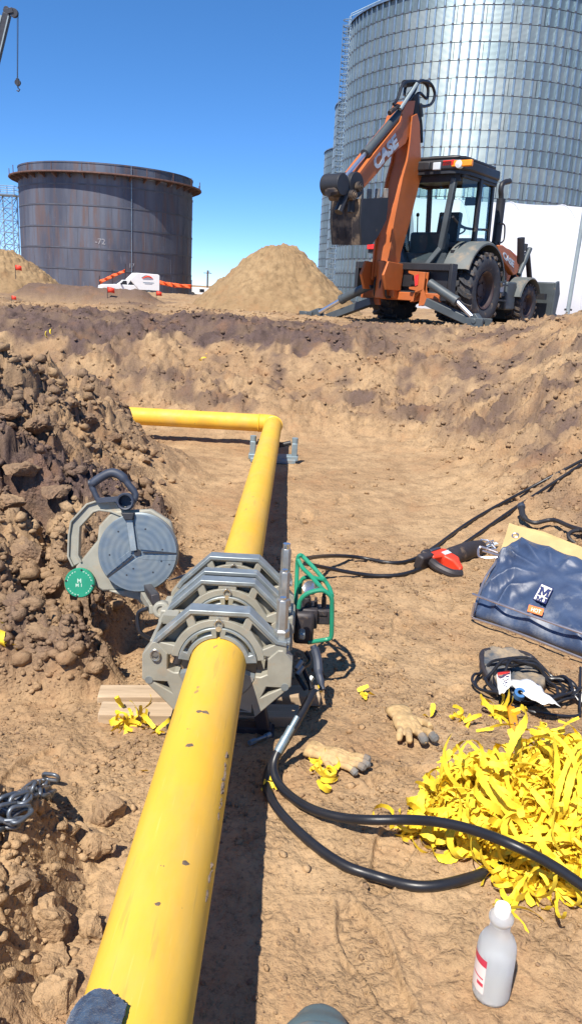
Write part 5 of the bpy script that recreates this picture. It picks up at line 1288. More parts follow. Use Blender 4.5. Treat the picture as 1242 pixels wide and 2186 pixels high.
# pivot arm down to the machine
piv = MF.inverted() @ (Matrix.Translation(mo) @ Matrix.Rotation(-.0308, 4, 'X') @ Vector((-.225, .06, .035)))
m = MB(); m.beam((*cf(780, 1120), -.06), piv + Vector((-.02, .035, -.0)), .036, .03, up=(0, 0, 1)); m.build('pivot_arm', M_iron, fa, bevel=.004)
m = MB(); m.beam((*cf(735, 1180), -.07), piv + Vector((-.03, -.002, -.01)), .030, .026, up=(0, 0, 1)); m.lathe([(0, -.03), (.026, -.03), (.030, -.02), (.030, .012), (.024, .018), (.014, .018), (.012, .012), (0, .012)], 20, M=Matrix.Translation(piv)); m.build('pivot_knuckle', M_cast, fa, bevel=.002)
m = MB(); m.tube(spline([piv+Vector((-.05, .0, -.02)), piv+Vector((-.085, -.02, -.03)), piv+Vector((-.08, -.08, -.03)), piv+Vector((-.045, -.11, -.04))], 6), .008, 8); m.build('power_lead', M_hose, fa)
m = MB(); m.prism([cf(*p) for p in ((940, 1090), (1090, 1030), (1150, 1010), (1240, 920), (1240, 980), (1180, 1030), (1110, 1060))], .02, z0=-.16); m.build('guide_bracket', M_alu, fa, bevel=.003)
# ------------------------------------------------------------------ hoses
M_fit = mat('hose_fitting_metal', (.22, .30, .36), .45, .5, .15, 30, .25, dscale=25)
def ground_path(pts, r, lift=None):
    Q = spline([(q[0], q[1], q[2] if len(q) > 2 else 0) for q in pts], 5); out = []
    for q in Q:
        l = max(q.z, r*.9); h = hit(q.x, q.y, l)
        g_ = float(H(h.x+np.array([-.015, 0, .015, 0, 0]), h.y+np.array([0, 0, 0, -.02, .02])).max()); h.z = max(h.z, g_ + r*.75); out.append(h)
    S = out
    for _ in range(5): S = [S[0]] + [S[i-1]*.25+S[i]*.5+S[i+1]*.25 for i in range(1, len(S)-1)] + [S[-1]]
    return S
def hose(label, pts, r, grp=None, fitting=None, per=10, name='hydraulic_hose', cat='hose', mt=None):
    P = ground_path(pts, r); root = thing(name, label, cat, P[0], group=grp)
    m = MB(); S = [p-P[0] for p in spline(P, 3)]; m.tube(S, r, 12); m.build('hose_run', mt or M_hose, root, 60)
    if fitting:
        b = P[3]-P[0]; d = b.normalized(); f = MB(); 
        for t0, t1, rr in ((-.085, -.05, .008), (-.05, -.015, .0115), (-.015, .0, .0135), (0, .03, .013)): f.cyl(d*t0, d*t1, rr, n=8 if rr > .014 else 14)
        f.build('coupling', M_fit, root, 40)
    return root
hose('thick black hose with a metal coupling arching over the ground onto the yellow shavings', [(604, 1585, .10), (588, 1615, .07), (583, 1645, .045), (600, 1682, .02), (652, 1722, .02), (722, 1745, .035), (800, 1751, .065), (900, 1750, .10), (1000, 1768, .13), (1100, 1806, .14), (1180, 1848, .11), (1250, 1896, .08), (1340, 1960, .02)], .0125, fitting=True)
hose('thick black hose looping low on the sand and ending under the yellow shavings', [(668, 1478, .16), (640, 1530, .10), (605, 1590, .05), (570, 1650, .02), (571, 1690), (600, 1738), (660, 1798), (740, 1852), (820, 1882), (900, 1894), (980, 1884), (1040, 1862), (1100, 1835)], .0125)
hose('black hose running from the green guard up the right bank, the upper of two', [(655, 1192, .20), (690, 1187, .10), (760, 1188, .02), (830, 1203), (880, 1196), (925, 1170), (985, 1125), (1050, 1086), (1140, 1040), (1242, 985), (1330, 930)], .011, 'hydraulic hoses on the right bank')
hose('black hose running from the green guard up the right bank, the lower of two', [(650, 1203, .16), (700, 1213, .06), (770, 1226, .02), (835, 1231), (890, 1218), (960, 1180), (1020, 1140), (1085, 1095), (1170, 1040), (1250, 990), (1330, 942)], .011, 'hydraulic hoses on the right bank')
a, b = hit(533, 1586, .012), hit(576, 1568, .012)
pin = thing('steel_pin', 'short blue grey steel pin lying in the shadow of the pipe', 'pin', a)
m = MB(); d = b-a; m.cyl(d*.0, d*1.0, .006, n=12); m.build('shank', M_fit, pin)
m = MB(); m.cyl(d*.0, d*.25, .0095, n=6); m.build('head', M_fit, pin); m = MB(); m.cyl(d*.78, d*1.0, .009, n=12); m.build('collar', M_fit, pin)

# ------------------------------------------------------------------ reciprocating saw
M_red = mat('tool_red', (.68, .05, .02), .45, 0, .08, 10, .16)
a = hit(912, 1222); b = hit(1052, 1174); sx = (b-a); sx.z *= .6; sl_ = sx.length
S_ = sl_/ .46
saw = thing('reciprocating_saw', 'red and black reciprocating saw lying on the sand beside the blue bag', 'saw', M=frame_from(a+Vector((0, 0, .035)), sx, z=(0, -.35, .94)) @ Matrix.Scale(S_, 4))
m = MB(); m.lathe([(.0, .135), (.030, .14), (.036, .17), (.037, .26), (.033, .33), (.027, .37), (.020, .385), (0, .386)], 18, M=Matrix.Translation((0, .01, 0)) @ Matrix.Rotation(math.pi/2, 4, 'Y')); m.build('gear_housing', M_iron, saw, 50)
m = MB(); m.prism([(.045, .045), (.13, .048), (.15, .040), (.15, -.03), (.125, -.052), (.10, -.085), (.075, -.085), (.10, -.035), (.095, .005), (.04, .012)], .052); m.build('motor_shell', M_red, saw, bevel=.008)
m = MB(); m.tube(spline([(.045, .025, 0), (.035, -.02, 0), (.05, -.07, 0), (.085, -.09, 0)], 6), .018, 10); m.build('rear_grip', M_iron, saw)
m = MB(); m.box((.02, .036, 0), (.075, .034, .058)); m.box((.06, .062, 0), (.05, .02, .045)); m.build('battery_pack', M_iron, saw, bevel=.008)
m = MB(); m.box((.095, .048, .018), (.06, .012, .022)); m.build('battery_label', M_lever, saw, bevel=.002)
m = MB(); m.tube([(.375, .03, 0), (.43, .045, 0), (.435, .02, .01), (.425, -.03, .0), (.385, -.02, 0)], .005, 8); m.tube([(.385, .0, .02), (.44, .0, .02), (.44, -.01, -.02), (.385, -.01, -.02)], .004, 8); m.build('shoe', M_chrome, saw)
m = MB(); m.box((.435, .0, 0), (.10, .014, .0016)); m.build('blade', M_decal, saw)
m = MB(); m.box((.125, .012, .027), (.05, .02, .003)); m.build('brand_plate', M_decal, saw)

# ------------------------------------------------------------------ heater bag on its wire stand
def bag_mat():
    m, nt, bs = new_mat('blue_vinyl'); co = coords(nt)
    c = mixc(nt, ramp(nt, noise(nt, co, 8, 6), [(.3, 0.), (.7, 1.)]), (.026, .045, .10), (.062, .095, .175))
    c = mixc(nt, ramp(nt, noise(nt, co, 5, 8, .68), [(.54, 0.), (.76, .6)]), c, (.36, .38, .40))
    nt.links.new(c, bs.inputs['Base Color']); bs.inputs['Roughness'].default_value = .46; bump(nt, bs, noise(nt, co, 45, 5), .25, .004); return m
M_bag = bag_mat(); M_canvas = mat('tan_canvas', (.50, .37, .17), .9, 0, .12, 12, .2, bmp=.3, bscale=200)
M_wire = mat('bare_wire', (.55, .50, .50), .3, .85, .15, 20, .25)
BLo = hit(1014, 1322); BRo = hit(1262, 1412)
TLo = atY(1066, 1194, BLo.y + .30); TRo = atY(1330, 1240, BRo.y + .34)
root = thing('heater_bag', 'blue quilted heater bag with wire stand leaning on the right bank', 'bag', BLo)
BX = (BRo-BLo).normalized(); BY_ = ((TLo-BLo)-BX*(TLo-BLo).dot(BX)).normalized(); BN = BX.cross(BY_)
if BN.y > 0: BN = -BN
def on_pl(px, py):
    r = Vector(ray(px, py).tolist()); e = Vector(EYE.tolist()); return e + r*((BLo-e).dot(BN)/r.dot(BN))
TOPL = [on_pl(*q) for q in ((1070, 1186), (1094, 1164), (1118, 1157), (1180, 1179), (1242, 1204), (1290, 1224), (1330, 1244))]
BOTL = [on_pl(*q) for q in ((1012, 1318), (1046, 1330), (1082, 1343), (1160, 1371), (1242, 1402), (1290, 1420), (1334, 1436))]
def pick(L_, u):
    u = min(max(u, 0), 1)*(len(L_)-1); k = min(int(u), len(L_)-2); return L_[k].lerp(L_[k+1], u-k)
def BP(u, v, o=0.0):
    p = pick(BOTL, u).lerp(pick(TOPL, u), v) + (.012*math.sin(math.pi*v))*(-BX if u < .02 else Vector())
    return p - BLo + BN*o
nu, nv = 110, 80; uu, vv = np.meshgrid(np.linspace(0, 1, nu), np.linspace(0, 1, nv))
edge = np.clip(np.minimum.reduce([uu/.10, (1-uu)/.10, vv/.14, (1.0-vv)/.14]), 0, 1)
puff = .055*np.sqrt(edge)*(.75+.25*np.sin(np.pi*uu)) 
ang = np.arctan2(vv-.62, (uu-.52)*1.6); rad = np.hypot(vv-.62, (uu-.52)*1.6)
fold = .026*(1-1.6*np.abs(np.sin(ang*5.5+1.6*fbm(uu*2.2, vv*2.2, 3, 2))))*np.clip((rad-.10)*3.2, 0, 1)*(.35+.65*edge) + .010*fbm(uu*9+vv*4, vv*6, 13, 3)*edge
flat_ = np.clip(1.25*np.exp(-(((uu-.60)/.13)**2+((vv-.42)/.22)**2)), 0, 1); fold = fold*(1-flat_); puff = puff*(1-flat_) + .058*flat_; ins = .0*vv                        # the top corners pull in
mb = MB(); top_y = vv
for j in range(nv):
    for i in range(nu):
        u = float(uu[j, i]); v = float(top_y[j, i]); q = float(ins[j, i]); u = u*(1-q) + (q*.55 if u < .5 else q*.55)
        mb.v.append(tuple(BP(u, v, float(puff[j, i]+fold[j, i]+.02))))
for j in range(nv):
    for i in range(nu):
        u = float(uu[j, i]); v = float(top_y[j, i]); q = float(ins[j, i]); u = u*(1-q) + q*.55
        mb.v.append(tuple(BP(u, v, -.02*float(edge[j, i]))))
for j in range(nv-1):
    for i in range(nu-1):
        a = j*nu+i; mb.f.append((a, a+1, a+nu+1, a+nu)); b = nu*nv+a; mb.f.append((b, b+nu, b+nu+1, b+1))
n0 = nu*nv
for i in range(nu-1): mb.f.append((i, n0+i, n0+i+1, i+1)); a = (nv-1)*nu+i; mb.f.append((a, a+1, n0+a+1, n0+a))
for j in range(nv-1): a = j*nu; mb.f.append((a, a+nu, n0+a+nu, n0+a)); a = j*nu+nu-1; mb.f.append((a, n0+a, n0+a+nu, a+nu))
mb.build('quilted_cover', M_bag, root, 180)
# emblem and hot tag laid on the cover
def on_bag(px, py, o):
    r = Vector(ray(px, py).tolist()); e = Vector(EYE.tolist()); pl = BP(.5, .4, o) + BLo
    return e + r*((pl-e).dot(BN)/r.dot(BN)) - BLo
M_navy = mat('navy_print', (.02, .03, .12), .6, 0, .1, 20, 0); M_hot = mat('orange_label', (.85, .22, .06), .6, 0, .1, 20, .15); M_cream = mat('cream_label', (.72, .70, .62), .6, 0, .05, 20, .1)
def quad_plate(name, pts, o, th, mt, par, bev=.001):
    P = [on_bag(*p, o) for p in pts]; m = MB(); m.add([p for p in P] + [p+BN*th for p in P], [(3, 2, 1, 0), (4, 5, 6, 7), (0, 1, 5, 4), (1, 2, 6, 5), (2, 3, 7, 6), (3, 0, 4, 7)]); return m.build(name, mt, par, bevel=bev)
def c8(x, y): return 860 + x*.30757, 960 + y*.30757
EO = .096
quad_plate('emblem_border', [c8(*p) for p in ((955, 928), (1043, 965), (988, 1075), (896, 1040))], EO-.004, .004, M_navy, root)
emb = quad_plate('emblem', [c8(*p) for p in ((960, 936), (1034, 968), (984, 1066), (905, 1036))], EO-.001, .004, M_cream, root)
LM = [(0,0),(.32,0),(.32,.17),(.26,.17),(.26,.60),(.43,.12),(.57,.12),(.74,.60),(.74,.17),(.68,.17),(.68,0),(1,0),(1,.17),(.94,.17),(.94,.83),(1,.83),(1,1),(.70,1),(.5,.46),(.30,1),(0,1),(0,.83),(.06,.83),(.06,.17),(0,.17)]
LI = [(0,0),(1,0),(1,.17),(.72,.17),(.72,.83),(1,.83),(1,1),(0,1),(0,.83),(.28,.83),(.28,.17),(0,.17)]
def letter(poly, O, U, V):
    o_, u_, v_ = [on_bag(*c8(*q), EO+.004) for q in (O, U, V)]; P = [o_ + (u_-o_)*x + (v_-o_)*y for x, y in poly]; n = len(P)
    m = MB(); m.add(P + [q+BN*.002 for q in P], [tuple(range(n-1, -1, -1)), tuple(range(n, 2*n))] + [(i, (i+1) % n, n+(i+1) % n, n+i) for i in range(n)]); m.build('emblem_letter', M_navy, emb, 10)
letter(LM, (932, 1004), (1004, 1032), (954, 948)); letter(LM, (916, 1044), (962, 1062), (928, 1012)); letter(LI, (968, 1064), (988, 1072), (980, 1032))
hot = quad_plate('hot_label', [c8(*p) for p in ((872, 1078), (978, 1108), (962, 1156), (860, 1124))], EO-.001, .004, M_hot, root)
o_, u_, v_ = [on_bag(*c8(*p), EO+.004) for p in ((884, 1120), (950, 1140), (892, 1094))]; text_quad('HOT', o_, u_-o_, v_-o_, BN, .002, .02).build('hot_lettering', M_cream, hot)
# wire stand
def bwire(pts, name='wire_frame', r=.0065):
    m = MB(); m.tube(spline([on_bag(x, y, o) for x, y, o in pts], 5), r, 8); return m.build(name, M_wire, root)
bwire([(1008, 1268, .10), (1060, 1287, .118), (1150, 1320, .118), (1242, 1352, .118), (1330, 1380, .1)])
bwire([(1068, 1187, .03), (1052, 1208, .05), (1036, 1232, .05), (1024, 1262, .05), (1012, 1300, .05), (1008, 1318, .04), (1022, 1324, .05), (1100, 1350, .06), (1242, 1406, .06), (1330, 1442, .05)])
bwire([(1062, 1180, .05), (1040, 1172, .06), (1024, 1168, .06), (1020, 1180, .06), (1026, 1190, .06), (1060, 1190, .05)])
bwire([(1030, 1176, .05), (1064, 1186, .06)]); bwire([(1012, 1288, .10), (1006, 1316, .05)])
# canvas flap behind the top edge
pts = [(1062, 1190), (1076, 1150), (1086, 1116), (1100, 1121), (1160, 1135), (1242, 1168), (1330, 1205), (1330, 1246), (1242, 1200), (1190, 1176), (1116, 1160)]
P = [on_bag(x, y, .02 + .012*math.sin(i*2.1)) for i, (x, y) in enumerate(pts)]
m = MB(); m.add(P + [p-BN*.012 for p in P], [tuple(range(len(P))), tuple(range(2*len(P)-1, len(P)-1, -1))] + [(i, (i+1) % len(P), len(P)+(i+1) % len(P), len(P)+i) for i in range(len(P))]); fl = m.build('canvas_flap', M_canvas, root, 20)
m = MB(); c = on_bag(1099, 1143, .03); m.tube([c + BX*.016*math.cos(a) + BY_*.016*math.sin(a) for a in [2*math.pi*k/14 for k in range(14)]], .004, 6, True); m.build('grommet', M_wire, fl)
# black handle lying behind the bag
hp = [hit(1112, 1083, .10), hit(1117, 1104, .06), hit(1140, 1116, .05), hit(1180, 1110, .05), hit(1222, 1126, .05), hit(1300, 1146, .05)]
bhd = thing('heater_rod', 'bent black handle with a round end cap lying behind the blue bag', 'handle bar', hp[0])
m = MB(); m.tube([p-hp[0] for p in spline(hp, 6)], [.021]*8+[.014]*23, 10); m.build('bar', M_blk, bhd)
m = MB(); d = (hp[0]-hp[1]).normalized(); m.cyl(-d*.01, d*.025, .026, n=18); m.build('end_cap', M_lever, bhd, bevel=.004)
c = hit(1243, 1148, .03); m = MB(); m.tube([c-hp[0] + Vector((.085*math.cos(a), .05*math.sin(a), .03*math.sin(a))) for a in [2*math.pi*k/24 for k in range(24)]], .012, 8, True); m.build('ring', M_blk, bhd)

# ------------------------------------------------------------------ tool bag, coiled lead, tags and papers
M_tb = mat('dusty_bag_cloth', (.075, .09, .11), .85, 0, .25, 20, .62, dscale=11, bmp=.4, bscale=120, dustcol=(.46, .34, .20))
M_paper = mat('white_paper', (.80, .80, .78), .7, 0, .04, 10, .12, dscale=14, bmp=.3, bscale=25, bdist=.01)
tb = hit(1088, 1450); mb = MB(); n = 36
tbroot = thing('tool_bag', 'flat charcoal tool bag dusted with sand under the coiled black lead', 'bag', tb)
prof = []
for i in range(14):
    v = i/13
    for j in range(n):
        a = 2*math.pi*j/n; ca, sa = math.cos(a), math.sin(a); e = 1/(abs(ca)**3+abs(sa)**3)**(1/3)
        s = 1 if v < .5 else math.sqrt(max(0, 1-((v-.5)/.5)**2))
        mb.v.append((.115*ca*e*s, .17*sa*e*s, -.02+.085*min(1, v*1.6) - .02*(1-s) + .006*math.sin(j*1.7+i)))
for i in range(13):
    for j in range(n): mb.f.append((i*n+j, i*n+(j+1) % n, (i+1)*n+(j+1) % n, (i+1)*n+j))
mb.build('body', M_tb, tbroot, 180)
m = MB(); m.tube(spline([(-.10, -.10, .03), (-.118, -.02, .05), (-.10, .10, .06), (-.05, .16, .05)], 8), .011, 8); m.tube(spline([(.10, -.10, .03), (.118, -.02, .05), (.10, .10, .06), (.05, .16, .05)], 8), .011, 8); m.build('piping', M_iron, tbroot)
rnd = random.Random(12); cc = hit(1112, 1482); lead = thing('coiled_lead', 'coiled black electric lead heaped over a tool bag and white papers', 'cable', cc)
m = MB(); pts = []
for k in range(150):
    a = k*2*math.pi/24; lp = k/24
    rx = .155+.035*math.sin(lp*2.3+1)+.03*math.sin(a*.5+lp); ry = .125+.03*math.cos(lp*1.9)
    x = rx*math.cos(a)+.02*math.sin(lp*3)+.02; y_ = ry*math.sin(a)-.01*lp+.03
    gz = (G(cc.x+x, cc.y+y_) if k % 3 == 0 else gz+cc.z)-cc.z
    inb = max(0, 1-((cc.x+x-tb.x)/.13)**2-((cc.y+y_-tb.y)/.19)**2)
    pts.append((x, y_, gz + .012 + .007*lp + .055*min(1, inb*2.5) + .008*math.sin(a*1.5+k)))
m.tube(spline(pts, 3), .0058, 7); m.build('cable_run', M_hose, lead)
m = MB(); tail = [hit(1238, 1425, .05), hit(1236, 1500, .03), hit(1230, 1528, .01), hit(1150, 1522, .02), hit(1085, 1505, .02)]; m.tube([p-cc for p in spline(tail, 8)], .0058, 7); m.build('cable_tail', M_hose, lead)
def sheet(label, pts, lift, mt, name='paper_sheet', cat='paper', seed=1, n=10):
    """crumpled sheet between four photo corners"""
    P = [hit(x, y, lift) for x, y in pts]; V = []; c = P[0]
    for j in range(n+1):
        for i in range(n+1):
            u, v = i/n, j/n; p = (P[0]*(1-u)+P[1]*u)*(1-v)+(P[3]*(1-u)+P[2]*u)*v
            V.append(p - c + Vector((0, 0, .012*float(fbm(np.array([u*3+seed]), np.array([v*3.]), seed, 3)[0]) + .008*math.sin(u*5+seed))))
    root = thing(name, label, cat, c); m = MB(); m.add(V, [(j*(n+1)+i, j*(n+1)+i+1, (j+1)*(n+1)+i+1, (j+1)*(n+1)+i) for j in range(n) for i in range(n)])
    o = m.build('sheet', mt, root, 180); o.modifiers.new('s', 'SOLIDIFY').thickness = .0015
    return root, P
r_, P = sheet('white tag with a red strip tied to the coiled black lead', [(1058, 1444), (1088, 1438), (1090, 1472), (1064, 1482)], .10, M_paper, 'warning_tag', 'tag', 3)
def tag_quad(name, mt, u0, u1, v0, v1):
    q = lambda u, v: (P[0]*(1-u)+P[1]*u)*(1-v)+(P[3]*(1-u)+P[2]*u)*v - P[0] + Vector((0, 0, .016))
    m = MB(); m.add([q(u0, v0), q(u1, v0), q(u1, v1), q(u0, v1)], [(0, 1, 2, 3)]); o = m.build(name, mt, r_); o.modifiers.new('s', 'SOLIDIFY').thickness = .001
tag_quad('red_strip', M_redlens, .06, .94, .02, .18)
for k in range(4): tag_quad('print_mark', M_navy, .25+.08*k, .29+.13*k, .34+.12*k, .40+.12*k)
tag_quad('print_mark', M_navy, .6, .85, .35, .42)
sheet('long crumpled white paper running out of the coiled black lead', [(1080, 1448), (1150, 1462), (1196, 1510), (1150, 1500)], .085, M_paper, 'crumpled_paper', 'paper', 5)
sheet('small white paper scrap at the right edge beside the coiled lead', [(1216, 1472), (1250, 1478), (1252, 1502), (1226, 1492)], .03, M_paper, 'paper_scrap', 'paper', 8)
gv = hit(1108, 1482, .07); bb = thing('tape_roll', 'small blue roll lying inside the coils of the black lead', 'roll', gv)
m = MB(); m.lathe([(.010, -.012), (.021, -.012), (.021, .012), (.010, .012), (.010, -.012)], 20, M=Matrix.Rotation(.5, 4, 'X'), cap=False); m.build('tape', mat('blue_tape', (.05, .16, .38), .4, 0, .1, 20, .1), bb)
m = MB(); m.lathe([(.008, -.013), (.010, -.013), (.010, .013), (.008, .013), (.008, -.013)], 16, M=Matrix.Rotation(.5, 4, 'X'), cap=False); m.build('core', M_blk, bb)

# knife with a yellow handle, half in the shavings
a, b = hit(1090, 1512, .03), hit(1102, 1576, .05); kn = thing('knife_handle', 'flat orange yellow tool handle standing out of the shavings pile', 'knife', M=frame_from(a, b-a, z=(0, -.5, .85)))
M_kn = mat('orange_handle', (.85, .36, .02), .45, 0, .06, 10, .1)
m = MB(); m.box(((b-a).length/2, 0, 0), ((b-a).length*1.1, .030, .012)); m.build('grip', M_kn, kn, bevel=.005)
m = MB(); m.box(((b-a).length*.62, 0, .0065), (.03, .006, .001)); m.build('grip_mark', M_navy, kn)
m = MB(); m.box(((b-a).length*1.25, 0, 0), (.06, .022, .002)); m.build('blade', M_decal, kn)

# ------------------------------------------------------------------ yellow pipe shavings
M_shave = mat('yellow_shaving', (.88, .64, .04), .68, 0, .16, 22, .06, bmp=0)
_m, _nt, _bs = M_shave, M_shave.node_tree, M_shave.node_tree.nodes['Principled BSDF']
_bs.inputs['Subsurface Weight'].default_value = .0
def shaving(mb, c, rnd, L=None, w=None, up=None):
    L = L or rnd.choice((rnd.uniform(.07, .18), rnd.uniform(.18, .42))); w = w or rnd.uniform(.009, .021); n = max(8, int(L/.010)); k = rnd.uniform(8, 48)*rnd.choice((-1, 1)); tw = rnd.uniform(-14, 14)
    d = Vector((rnd.gauss(0, 1), rnd.gauss(0, 1), rnd.gauss(0, .18))).normalized(); s = d.orthogonal().normalized(); s = Matrix.Rotation(rnd.uniform(0, 6.28), 3, d) @ s
    p = Vector(c) - d*L*.25; base = len(mb.v); st = L/n; ph = rnd.uniform(0, 6)
    for i in range(n+1):
        nn = d.cross(s); ww = w*(1 + (.10 if i % 2 else -.10))*(1+.12*math.sin(i*.9+ph))*(1-.25*abs(i/n*2-1)**8)
        mb.v += [tuple(p - s*ww/2), tuple(p + nn*.0015*math.sin(i*2.2)), tuple(p + s*ww/2)]
        R = Matrix.Rotation(k*st*(1+.5*math.sin(i*.4+ph)), 3, s) @ Matrix.Rotation(tw*st, 3, d); d = (R @ d).normalized(); s = (R @ s); s = (s - d*s.dot(d)).normalized(); p = p + d*st
        if p.z < c[2]-.03: p.z = c[2]-.03
    for i in range(n):
        a = base+3*i; mb.f += [(a, a+1, a+4, a+3), (a+1, a+2, a+5, a+4)]
out_px = [(866, 1772), (905, 1762), (926, 1742), (928, 1716), (950, 1705), (975, 1668), (1005, 1700), (1012, 1690), (1030, 1682), (1062, 1676), (1100, 1674), (1160, 1676), (1250, 1682), (1420, 1710), (1450, 1900), (1250, 1912), (1180, 1884), (1130, 1900), (1075, 1872), (1020, 1826), (960, 1800), (905, 1796)]
OUT = [atZ(x, y, hit(min(x, 1235), y).z)[:2] for x, y in out_px]; OA = np.array(OUT)
def inside(x, y):
    c = False; n = len(OUT)
    for i in range(n):
        (x1, y1), (x2, y2) = OUT[i], OUT[i-1]
        if (y1 > y) != (y2 > y) and x < (x2-x1)*(y-y1)/(y2-y1)+x1: c = not c
    return c
def edged(x, y):
    p = np.array([x, y]); d = 9
    for i in range(len(OUT)):
        a, b = OA[i], OA[i-1]; t = np.clip(np.dot(p-a, b-a)/np.dot(b-a, b-a), 0, 1); d = min(d, float(np.linalg.norm(p-a-t*(b-a))))
    return d
rnd = random.Random(21); mb = MB(); cnt = 0
gx_ = np.linspace(OA[:, 0].min(), OA[:, 0].max(), 60); gy_ = np.linspace(OA[:, 1].min(), OA[:, 1].max(), 60); GX, GY = np.meshgrid(gx_, gy_); GZ = H(GX, GY)
while cnt < 5200:
    x = rnd.uniform(OA[:, 0].min(), OA[:, 0].max()); y = rnd.uniform(OA[:, 1].min(), OA[:, 1].max())
    if not inside(x, y): continue
    e = edged(x, y); hgt = (.035 + .065*float(sst((2.30-y)/.45)))*float(sst(e/.20))
    zz = float(GZ[min(59, int((y-gy_[0])/(gy_[-1]-gy_[0])*59.99)), min(59, int((x-gx_[0])/(gx_[-1]-gx_[0])*59.99))]) + .01 + hgt*(rnd.random()**.35)
    shaving(mb, (x, y, zz), rnd, L=rnd.uniform(.06, .13) if e < .07 else None); cnt += 1
nb = 110; bx_ = np.linspace(OA[:, 0].min(), OA[:, 0].max(), nb); by_ = np.linspace(OA[:, 1].min(), OA[:, 1].max(), nb); BX2, BY2 = np.meshgrid(bx_, by_); BZ2 = H(BX2, BY2); b0 = len(mb.v)
ED = np.array([[edged(x, y) if inside(x, y) else -.05 for x in bx_] for y in by_])
HB = np.where(ED > 0, (.03 + .05*sst((2.30-BY2)/.45))*sst(ED/.16) + .022*np.abs(fbm(BX2*38, BY2*38, 301, 3)) + .012*fbm(BX2*80, BY2*80, 303, 2), -.06)
mb.v += [tuple(q) for q in np.stack([BX2, BY2, BZ2+HB], -1).reshape(-1, 3).tolist()]
for j in range(nb-1):
    for i in range(nb-1):
        if min(ED[j, i], ED[j, i+1], ED[j+1, i], ED[j+1, i+1]) > .015: mb.f.append((b0+j*nb+i, b0+j*nb+i+1, b0+(j+1)*nb+i+1, b0+(j+1)*nb+i))
o = mb.build('plastic_shavings', M_shave, None, 180); tag(o, 'big heap of curled yellow plastic shavings at the right', kind='stuff')
def scrap(label, spots, n, spread, seed, L=(.05, .12)):
    rnd = random.Random(seed); P = [hit(*p) for p in spots]; root = thing('shaving_scrap', label, 'plastic scrap', P[0], group='loose yellow shaving scraps'); 
    mb = MB()
    for k in range(n):
        u = rnd.random()*(len(P)-1) if len(P) > 1 else 0; i = min(int(u), len(P)-2) if len(P) > 1 else 0; p = P[i].lerp(P[i+1], u-i) if len(P) > 1 else P[0]
        p = p + Vector((rnd.gauss(0, spread), rnd.gauss(0, spread*1.3), .006+abs(rnd.gauss(0, .012)))); shaving(mb, p - P[0], rnd, rnd.uniform(*L), rnd.uniform(.011, .018))
    mb.build('curls', M_shave, root, 180); return root
scrap('tangle of yellow shavings beside the pipe and in front of the planks', [(250, 1558), (285, 1530), (300, 1556), (340, 1556)], 26, .022, 31)
scrap('yellow shavings at the left edge on the dark bank', [(-4, 1345), (12, 1372), (34, 1382)], 9, .016, 32)
scrap('yellow shaving strand next to the stretched out glove', [(655, 1650), (690, 1645), (718, 1632)], 9, .008, 33, (.05, .09))
scrap('yellow shaving curl just below the stretched out glove', [(700, 1672), (735, 1682)], 9, .010, 34, (.06, .11))
scrap('small yellow shaving knot where the low black hose bends', [(578, 1668), (580, 1688)], 7, .005, 35, (.03, .06))
scrap('tiny yellow shaving alone on the sand right of the machine', [(786, 1490)], 4, .008, 36, (.03, .05))
scrap('thin strand of yellow shavings leading from the open glove to the heap', [(905, 1535), (940, 1525), (975, 1540), (1000, 1555), (1030, 1562)], 14, .007, 37, (.05, .09))
scrap('rosette of rolled yellow shaving next to the orange handle', [(1062, 1532), (1072, 1535)], 16, .008, 38, (.09, .14))
scrap('yellow shaving strip lying below the heap and above the bottle', [(1075, 1958), (1100, 1930), (1140, 1912)], 9, .006, 39, (.07, .12))
scrap('yellow shavings in the shadow under the green guard', [(655, 1487), (678, 1478)], 5, .01, 40, (.04, .08))
scrap('yellow scrap high on the far bank at the left', [(96, 720), (118, 724)], 4, .04, 41, (.15, .25))
scrap('yellow scrap half way up the far bank', [(432, 768)], 4, .03, 42, (.12, .2))
scrap('yellow shaving at the end of the far plank left of the machine', [(334, 1474)], 5, .008, 43, (.04, .07))
scrap('single yellow shaving on the sand left of the pipe', [(314, 1654)], 1, .004, 44, (.03, .05))
scrap('yellow strip sticking out of the left end of the heap over the sand', [(842, 1738), (872, 1752), (880, 1775)], 5, .006, 45, (.08, .13))
scrap('tiny yellow shaving just right of the orange handle', [(1155, 1560)], 3, .006, 46, (.03, .05))

